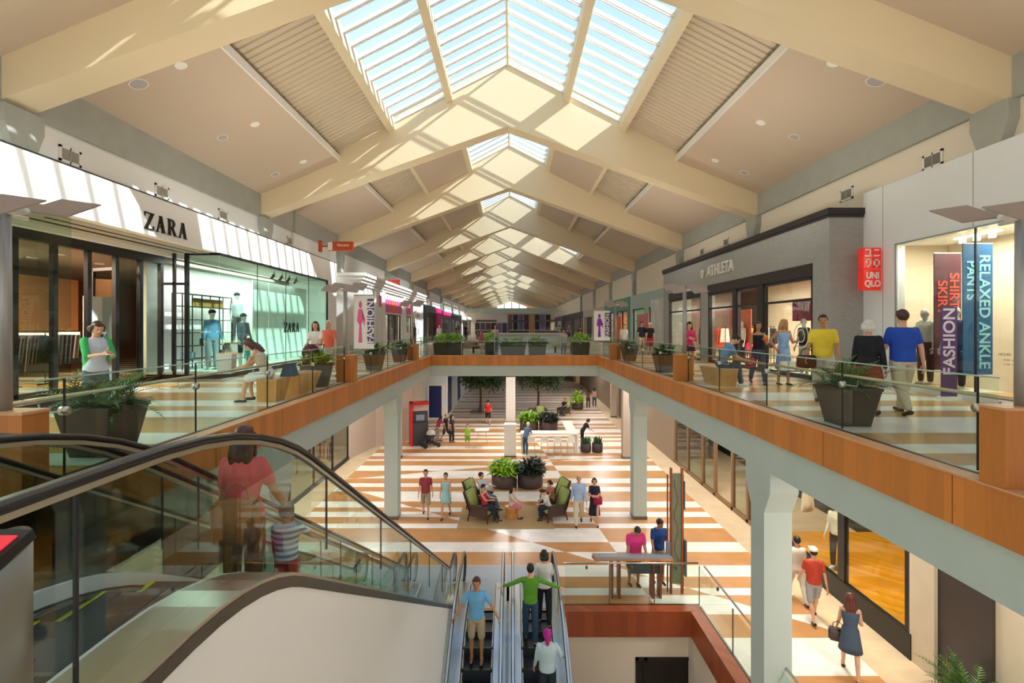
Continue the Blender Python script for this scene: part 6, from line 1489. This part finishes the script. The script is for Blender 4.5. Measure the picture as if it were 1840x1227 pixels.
g, J = person('distant person in dark clothes seated in an armchair near the bushy shrub', (4.15, 38.45, 0), -40, 1.7, 'tee', '#2c3038', 'pants', '#33383f', lean=-8, legs=((80, 70), (82, 78)), sit=True, arms=((30, 5, 40, 10), (30, 5, 40, 10)), fingers=False)
# right foreground walkers on the ground floor
g, J = person('man in orange-red t-shirt, grey shorts and white cap walking under the right walkway', at(1462, 1112), 168, 1.74, 'tee', '#c8452e', 'shorts', '#a9a7a6', legs=walk2, arms=((18, 8, 15, 0), (-16, 8, 8, 0)), hair='cap', hairc='black', extra={'cap': '#e4e0d8'})
g, J = person('person in a cream shirt mostly hidden behind the nearest right column', at(1432, 1080), 176, 1.68, 'tee', '#e4dccc', 'pants', '#d9d0c4', legs=walk)
g, J = person('auburn-haired woman in a dark denim dress carrying a handbag at the lower right', at(1528, 1212), 150, 1.66, 'tank', '#46566a', 'dress', '#46566a', female=True, legs=walk, arms=((20, 8, 10, 0), (10, 10, 70, 10)), hair='long', hairc='red', skirt_len=.26)
bag(g, J, 0, '#5c4f4a', (.32, .14, .26), 'dark brown handbag carried by the woman in the denim dress', (0, .1, .1))

# ------------------------------------------------------------------ people on the escalators
def ab_z(y): return min(Z2, max(0, Z2 - .6 * (y - 2.69)))
def cd_z(y): return min(0, -.6 * (11.2 - y))
g, J = person('long-haired woman in coral top and tan trousers riding down the nearest escalator', (-2.36, 4.25, ab_z(4.25) - .1), 186, 1.62, 'tee', '#ee6468', 'pants', '#8c6236', female=True, legs=((3, 2), (-4, 4)), arms=((4, 8, 12, 0), (8, 22, 14, 0)), hair='long', hairc='brown', skin='tan', build=1.08)
bg_ = bag(g, J, 0, '#a87240', (.36, .16, .36), 'large tan leather shoulder bag on the back of the woman in coral', (.0, -.28, .36)); bg_.location = (-2.28, 4.0, ab_z(4.25) + .62)
WOMAN_J = (g, J)
g, J = person('small child in blue and white striped t-shirt beside the woman in coral', (-2.06, 4.42, ab_z(4.42) - .12), 190, 1.0, 'tee', 'stripes', 'shorts', '#e2543c', legs=idle, arms=((12, 8, 20, 0), (20, 40, 30, 0)), hair='short', hairc='black', skin='tan')
g, J = person('man in light blue shirt and beige shorts on the lower escalator, arms spread', (-.78, 10.62, cd_z(10.7)), 0, 1.80, 'tee', '#6fb2e0', 'shorts', '#b8a888', legs=((2, 2), (-2, 2)), arms=((10, 34, 10, 0), (10, 34, 10, 0)), hair='short', hairc='brown', skin='tan', shoe='tan')
g, J = person('person in green shirt and jeans stretching both arms out on the lower escalator', (.42, 11.0, cd_z(11.0)), 178, 1.72, 'long', '#5c9a28', 'jeans', '#2c4a66', legs=((6, 4), (-12, 4)), arms=((10, 62, 10, 0), (5, 66, 5, 0)), hair='short', hairc='black')
g, J = person('woman in a white blouse and black trousers one step ahead of the green shirt', (.76, 11.42, 0), 180, 1.72, 'loose', '#dcdcd8', 'pants', '#1a1c26', female=True, legs=((8, 4), (-10, 6)), arms=((4, 10, 10, 0), (20, 10, 60, 0)), hair='bob', hairc='black')
g, J = person('person in magenta headscarf and pale blue top low on the lower escalator', (.72, 9.85, cd_z(9.85)), 180, 1.64, 'long', '#b9d2d8', 'pants', '#28303c', legs=idle, arms=((8, 10, 12, 0), (12, 26, 40, 0)), hair='scarf', hairc='#b0248c', build=1.1)

# ------------------------------------------------------------------ people on the upper floor
def up(u, d): return ((u - 920) * d / F, d, Z2)
g, J = person('woman in green cardigan looking at her phone behind the nearest left planter', up(172, 7.3), 60, 1.56, 'tee', '#c8cdd6', 'pants', '#5c6c7c', female=True, legs=idle, arms=((30, 6, 75, 25), (32, 6, 72, 25)), hair='bob', hairc='brown', head=(24, 0))
MTJ = J
bm = B(); 
for i in (0, 1): cap_seg(bm, J['sh%d' % i], J['el%d' % i], .064, .052)
loft(bm, [(z * 1.56, rx * 1.14, ry * 1.18, .02) for z, rx, ry, yo in ((.50, .14, .085, 0), (.6, .13, .08, 0), (.7, .14, .09, 0), (.8, .15, .085, 0))], J['MT'], 16)
me = remesh(bm, .014); b2 = B(); b2.from_mesh(me); bmesh.ops.delete(b2, geom=[v for v in b2.verts if v.co.y < -.05 and abs(v.co.x) < .11], context='VERTS'); b2.to_mesh(me); b2.free()
obj('cardigan', me, cloth('#3fae5c'), g, True)
ph = world_of(g, J['wr0'].lerp(J['wr1'], .5) + Vector((0, -.11, .0)))
t = thing('mobile_phone', 'pale mobile phone held by the woman in the green cardigan', 'phone', ph, g.rotation_euler.z); bm = B(); box(bm, -.035, .035, -.07, .07, 0, .01); obj('phone_case', bm, M_trimw, t); bm = B(); box(bm, -.03, .03, -.062, .062, .01, .012); obj('screen', bm, M_black, t)
# faceted timber benches
def bench(loc, rz, label, L_=1.3):
    t = thing('timber_bench', label, 'bench', loc, rz, 'faceted timber benches'); t.scale = (.72, 1, 1)
    bm = B()
    a = [(-.3, -L_ / 2 + .1, 0), (.24, -L_ / 2, 0), (.3, L_ / 2 - .2, 0), (-.22, L_ / 2, 0)]; b = [(-.26, -L_ / 2, .42), (.28, -L_ / 2 - .06, .42), (.36, L_ / 2, .42), (-.34, L_ / 2 + .1, .42)]
    va, vb = [bm.verts.new(p) for p in a], [bm.verts.new(p) for p in b]; bm.faces.new(va[::-1]); bm.faces.new(vb)
    for i in range(4): bm.faces.new((va[i], va[(i + 1) % 4], vb[(i + 1) % 4])); bm.faces.new((va[i], vb[(i + 1) % 4], vb[i]))
    obj('bench_block', bm, M_oak, t)
    bm = B(); vb = [bm.verts.new((p[0] * 1.03, p[1] * 1.02, z)) for z in (.42, .455) for p in b]
    for q in ((0, 3, 2, 1), (4, 5, 6, 7), (0, 1, 5, 4), (1, 2, 6, 5), (2, 3, 7, 6), (3, 0, 4, 7)): bm.faces.new([vb[i] for i in q])
    obj('seat_top', bm, M_wood_cap, t)
bench((-4.84, 9.75, Z2), .15, 'faceted timber bench under the seated woman on the left walkway', .62); bench((-4.80, 11.05, Z2), -.2, 'second faceted timber bench just behind the seated woman', .7)
bench((5.3, 12.35, Z2), .1, 'faceted timber bench under the man in a blue shirt on the right walkway', .9)
g, J = person('long-haired woman in white shorts sitting bent over a paper on the timber bench', (-4.86, 9.65, Z2), -80, 1.66, 'tank', '#d8c2b0', 'shorts', '#f0efec', female=True, lean=26, legs=((80, 72), (84, 92)), arms=((55, 4, 50, 20), (55, 4, 50, 20)), sit=True, hair='long', hairc='brown', head=(34, 0))
pp = world_of(g, (J['wr0'] + J['wr1']) / 2 + Vector((0, -.18, .02)))
t = thing('shopping_bag', 'pale grey paper shopping bag on the lap of the seated woman', 'bag', (pp.x, pp.y, pp.z - .12), g.rotation_euler.z); bm = B(); taper(bm, (0, 0), 0, .38, .12, .14); obj('bag_body', bm, mat('paper_grey', '#cfcdc6', .7), t); bm = B(); tube(bm, [(-.07, 0, .38), (-.05, 0, .46), (.05, 0, .46), (.07, 0, .38)], .006, 5); obj('handle', bm, M_trimw, t)
t = thing('handbag', 'dark blue handbag resting on the bench behind the seated woman', 'bag', (-4.62, 10.05, Z2 + .46)); bm = B(); taper(bm, (0, 0), 0, .26, .14, .08); obj('bag_body', bm, cloth('#2c4a6c'), t)
g, J = person('long-haired woman in white top pushing a stroller by the left display window', up(567, 13.6), 12, 1.66, 'tee', '#f2ece4', 'pants', '#c8b8b4', female=True, legs=walk, arms=((38, 6, 35, 5), (38, 6, 35, 5)), hair='long', hairc='brown')
g, J = person('man in a salmon t-shirt walking beside the woman with the stroller', up(591, 14.2), -8, 1.70, 'tee', '#f07a62', 'shorts', '#e8e0d4', legs=walk2, arms=((10, 12, 20, 0), (-8, 14, 40, 20)), hair='short', hairc='white')
def stroller(loc, rz, label, hood, seat, s=1.0):
    t = thing('stroller', label, 'stroller', loc, rz)
    MF = M_steel_d
    bm = B()
    for x in (-.24, .24): tube(bm, [(x, -.42, .14), (x, .15, .62), (x, .42, 1.0)], .014, 6); tube(bm, [(x, .38, .14), (x, -.1, .55)], .014, 6)
    tube(bm, [(-.24, .42, 1.0), (.24, .42, 1.0)], .018, 6); obj('frame', bm, MF, t)
    for x in (-.26, .26):
        for y in (-.42, .38):
            bm = B(); tube(bm, [(x - .03, y, .13), (x + .03, y, .13)], .13, 16); obj('wheel', bm, M_rubber, t)
    bm = B(); loft(bm, [(.36, .16, .18, -.05), (.50, .21, .26, -.05), (.66, .22, .28, -.03)], Matrix.Identity(4), 14); obj('seat', bm, cloth(seat), t, True)
    bm = B(); ell(bm, (0, .0, .80), (.23, .26, .22), None, 16, 10)
    bmesh.ops.delete(bm, geom=[v for v in bm.verts if v.co.z < .70], context='VERTS'); obj('hood', bm, cloth(hood), t, True)
    bm = B(); box(bm, -.2, .2, -.22, .25, .22, .32); obj('basket', bm, M_black, t)
stroller((-5.30, 12.75, Z2), math.radians(10), 'stroller with a burgundy hood and dark seat pushed along the left walkway', '#5c1a2c', '#22343c')
p = gf(771, 803); stroller((p.x + .1, p.y, 0), math.radians(-60), 'grey stroller parked near the red cash machine kiosk', '#c9c6c0', '#2c2e34')
g, J = person('black-haired woman in pink jacket looking at her phone by the second right lamp base', up(1238, 15.2), -8, 1.64, 'long', '#e23a72', 'skirt', '#5c2430', female=True, legs=idle, arms=((25, 8, 85, 35), (25, 8, 80, 35)), hair='long', hairc='black', head=(18, 0), skirt_len=.14)
g, J = person('young man in blue shirt and jeans sitting bent over on the right walkway bench', (5.25, 12.2, Z2), 78, 1.74, 'tee', '#6a93bd', 'jeans', '#344c68', lean=26, legs=((80, 62), (84, 76)), arms=((52, 4, 45, 22), (52, 4, 45, 22)), sit=True, head=(34, 0), shoe='white')
g, J = person('woman with black hair in a black tank top holding an orange cup', up(1362, 12.6), -12, 1.64, 'tank', '#17181e', 'jeans', '#39506e', female=True, legs=walk, arms=((22, 10, 95, 20), (8, 10, 12, 0)), hair='long', hairc='black', skin='tan')
cp = world_of(g, J['wr0'] + J['hd0'] @ Vector((0, 0, -.07))); t = thing('drink_cup', 'orange drink cup held by the woman in the black tank top', 'cup', (cp.x, cp.y - .05, cp.z - .02)); bm = B(); cyl(bm, (0, 0), .035, 0, .12, 14, .045); obj('cup_body', bm, cloth('#e8763c'), t, True); bm = B(); cyl(bm, (0, 0), .047, .12, .135, 14); obj('lid', bm, M_trimw, t)
bag(g, J, 1, '#c2366e', (.22, .1, .24), 'pink bag hanging at the side of the woman in the black tank top')
g, J = person('blonde woman in a light blue dress with hand on hip carrying white shopping bags', up(1408, 12.4), 4, 1.66, 'tank', '#8fb4e2', 'dress', '#8fb4e2', female=True, legs=idle, arms=((18, 10, 85, 10), (-14, 42, 75, 60)), hair='long', hairc='blond', skin='tan', skirt_len=.34)
wj = world_of(g, Vector((0, 0, 0)))
for i, dx in enumerate((-.16, .04, .24)):
    t = thing('shopping_bag', '%s white paper shopping bag with a blue edge held by the blonde woman' % ['leftmost', 'middle', 'rightmost'][i], 'bag', (wj.x + dx, wj.y - .28, Z2 + .36), 0, 'white shopping bags of the blonde woman')
    bm = B(); box(bm, -.085, .085, -.04, .04, 0, .26); obj('bag_body', bm, M_trimw, t); bm = B(); box(bm, -.088, .088, -.042, .042, 0, .03); obj('blue_edge', bm, cloth('#3c62a8'), t); bm = B(); tube(bm, [(-.05, 0, .26), (-.03, 0, .4), (.03, 0, .4), (.05, 0, .26)], .004, 5); obj('handle', bm, M_black, t)
g, J = person('man in a yellow polo shirt with close-cropped hair standing before the grey brick corner', up(1479, 9.6), -32, 1.70, 'tee', '#f0d43c', 'pants', '#cfc9bc', legs=idle, arms=((6, 10, 12, 0), (8, 12, 25, 0)), hair='short', hairc='black', skin='tan', build=1.12)
bag(g, J, 1, '#5a3424', (.34, .12, .26), 'dark brown bag beside the man in yellow', (0, 0, .15))
g, J = person('white-haired woman in a black top and red-patterned skirt walking away past the white shopfront', up(1560, 8.35), 150, 1.62, 'long', '#15161c', 'skirt', '#9c3a30', female=True, legs=walk, arms=((10, 8, 20, 0), (-10, 10, 10, 0)), hair='bob', hairc='white', build=1.12, skirt_len=.22)
bag(g, J, 0, '#e8e6e4', (.24, .14, .3), 'white carrier bag held by the white-haired woman', (0, 0, .05))
g, J = person('man in royal blue shirt and beige trousers walking past the white shop window', up(1622, 8.25), 172, 1.79, 'tee', '#1f4cb4', 'pants', '#c9bca0', legs=walk2, arms=((16, 8, 20, 0), (-12, 10, 15, 0)), hair='short', hairc='brown', build=1.16)
for u, d, c, b, H, lab, kw in ((1121, 24.5, '#dedad4', '#5c6068', 1.62, 'man in a pale t-shirt standing beyond the third right timber lamp base', {}), (1153, 26.6, '#1c2844', '#d0c0a4', 1.76, 'man in a navy t-shirt and beige shorts beyond the opening on the right', {}), (1168, 26.4, '#23191c', '#b82430', 1.70, 'person in a black and red shirt with a white cap beside the man in navy', {'cap': '#ffffff'})):
    person(lab, up(u, d), 6, H, 'tee', c, 'shorts', b, legs=idle, hair='cap' if kw else 'short', extra=kw or None, fingers=False)
g, J = person('black-haired woman in red top seated on a bench behind the far glass rail', up(864, 27.5), 20, 1.6, 'tee', '#b83a4a', 'shorts', '#ddd0b8', female=True, legs=sitlegs, sit=True, hair='long', fingers=False)
g, J = person('man in grey seated on an orange bench behind the far glass rail', up(1013, 27.5), -10, 1.7, 'tee', '#b8bab8', 'pants', '#8d9098', legs=sitlegs, sit=True, lean=10, fingers=False)
g, J = person('person in lilac standing behind the narrow far planter', up(890, 27.2), 10, 1.6, 'tee', '#c9b8c4', 'pants', '#7c86a0', female=True, legs=idle, hair='long', fingers=False)
for x, lab in ((-1.75, 'low timber bench under the woman in red behind the far rail'), (2.94, 'orange timber bench under the man in grey behind the far rail')):
    t = thing('timber_bench', lab, 'bench', (x, 27.75, Z2)); bm = B(); box(bm, -.6, .6, -.2, .25, .38, .44); obj('seat_top', bm, M_oak, t)
    for sx in (-.5, .42): bm = B(); box(bm, sx, sx + .08, -.18, .2, 0, .38); obj('leg', bm, M_dark, t)
# low reception counters of the upper floor far back
t = thing('kiosk_counter', 'long pale kiosk counter far along the upper floor', 'counter', (.5, 34.5, Z2)); bm = B(); box(bm, -2.8, 3.2, -.3, .3, 0, 1.0); obj('counter_body', bm, mat('kiosk_pale', '#b8c0b8', .5), t); bm = B(); box(bm, -2.9, 3.3, -.4, .4, 1.0, 1.06); obj('counter_top', bm, M_trimw, t)
for k in (0,):
    struct('glass_rail_far', bx('x', (XL, XR, 33.4, 33.42, Z2, 6.5), M_glass), None) if 0 else None
# crowd far off on the upper floor
cc = ['#3a3f4c', '#7a2f3a', '#d8d2c8', '#2c4466', '#8c7a6a', '#5c3a64', '#1e2024', '#a8b4bc']
for i in range(14):
    y = 36 + i * 3.1; x = rnd.choice((-1, 1)) * rnd.uniform(5.2, 7.6)
    person('distant shopper in %s on the upper %s walkway, %s back' % (['charcoal', 'dark red', 'cream', 'navy', 'taupe', 'plum', 'black', 'pale blue'][i % 8], 'left' if x < 0 else 'right', ['nearest and first', 'second', 'third', 'fourth', 'fifth', 'sixth', 'seventh', 'eighth', 'ninth', 'tenth', 'eleventh', 'twelfth', 'thirteenth', 'farthest'][i]),
           (x, y, Z2), rnd.uniform(-30, 30) + (180 if i % 2 else 0), rnd.uniform(1.58, 1.8), 'tee', cc[i % 8], 'pants', cc[(i * 3 + 1) % 8], legs=walk if i % 2 else idle, female=i % 3 == 0, hair='long' if i % 3 == 0 else 'short', fingers=False, vox=.034)

# ------------------------------------------------------------------ mannequins
def mannequin(label, loc, rz, H, **k):
    g, J = person(label, loc, rz, H, skin='mannequin', hair=k.pop('hair', None), name='mannequin', cat='mannequin', **k)
    bm = B(); cyl(bm, (0, 0), .2, 0, .012, 20); o = obj('base_plate', bm, M_steel, g)
    return g, J
mannequin('mannequin in a light denim jacket and grey jeans in the left display window', (-9.15, 14.75, 5.72), 55, 1.80, top='long', topc='#5f93b8', bot='jeans', botc='#7f9098', shoe='white', hair='cap', hairc='black', extra={'cap': '#23282c'})
mannequin('tall mannequin in a white and grey jacket raised on a display cube', (-9.62, 16.9, 6.47), 60, 1.72, top='long', topc='#c9d2d2', bot='pants', botc='#6c7c84', shoe='none', hair='cap', hairc='black', extra={'cap': '#33383c'})
mannequin('mannequin in a dark grey jacket and cap in the left display window', (-8.95, 16.1, 5.72), 70, 1.72, top='long', topc='#4a535a', bot='jeans', botc='#39424a', shoe='none', hair='cap', hairc='black', extra={'cap': '#3c4448'})
mannequin('small child mannequin in a cream top and teal shorts in the left display window', (-8.62, 15.75, 5.72), 60, 1.02, top='tee', topc='#e8e4d8', bot='shorts', botc='#3fa0a0', shoe='none', hair='long', hairc='red')
mannequin('white mannequin with a pale sleeveless top in the white shop window, left one', (9.62, 11.25, 5.68), -80, 1.74, top='tank', topc='#e8e2d4', bot='pants', botc='#5c3a3a', shoe='none')
mannequin('white mannequin in a slate blue top in the white shop window, right one', (9.55, 10.4, 5.68), -80, 1.76, top='tee', topc='#4f5f84', bot='pants', botc='#29324c', shoe='none')
mannequin('mannequin in white t-shirt and dark trousers in the ground floor display window', (8.95, 13.3, .36), -60, 1.84, top='tee', topc='#d8d2c2', bot='pants', botc='#1c1c20', shoe='white')
t = thing('backpack', 'tan and grey backpack on the ground floor mannequin', 'backpack', (9.13, 13.36, 1.55), math.radians(-60)); bm = B(); box(bm, -.14, .14, -.02, .16, 0, .42); bmesh.ops.bevel(bm, geom=bm.edges[:], offset=.05, segments=2, affect='EDGES'); obj('pack_body', bm, cloth('#8a7a5c'), t, True); bm = B(); box(bm, -.1, .1, .14, .2, .04, .2); obj('front_pocket', bm, cloth('#4a463f'), t)
t = thing('hanging_jacket', 'pale hanging jacket behind the glass of the ground floor display window', 'jacket', (9.1, 14.9, 1.35), .5); bm = B(); loft(bm, [(0, .24, .09, 0), (.3, .22, .09, 0), (.58, .20, .07, 0), (.66, .07, .04, 0)], Matrix.Identity(4), 14)
for s in (1, -1): cap_seg(bm, (s * .2, 0, .56), (s * .3, 0, .08), .05, .04)
obj('jacket_body', bm, cloth('#cfcabc'), t, True); bm = B(); tube(bm, [(0, 0, .64), (0, 0, 2.6)], .005, 5); obj('hanging_wire', bm, M_black, t)
mannequin('white mannequin in a pink top inside the middle window of the grey brick shop', (9.1, 17.4, Z2 + .02), -80, 1.72, top='tank', topc='#e0508c', bot='pants', botc='#23232c', shoe='none')
mannequin('white mannequin in a pale top inside the middle window of the grey brick shop', (9.0, 18.9, Z2 + .02), -80, 1.7, top='tank', topc='#f0ece8', bot='pants', botc='#2c2c34', shoe='none')
mannequin('mannequin in a dark patterned top inside the nearest window of the grey brick shop', (9.0, 14.9, Z2 + .02), -80, 1.72, top='tee', topc='#23262c', bot='pants', botc='#e8e4e0', shoe='none')
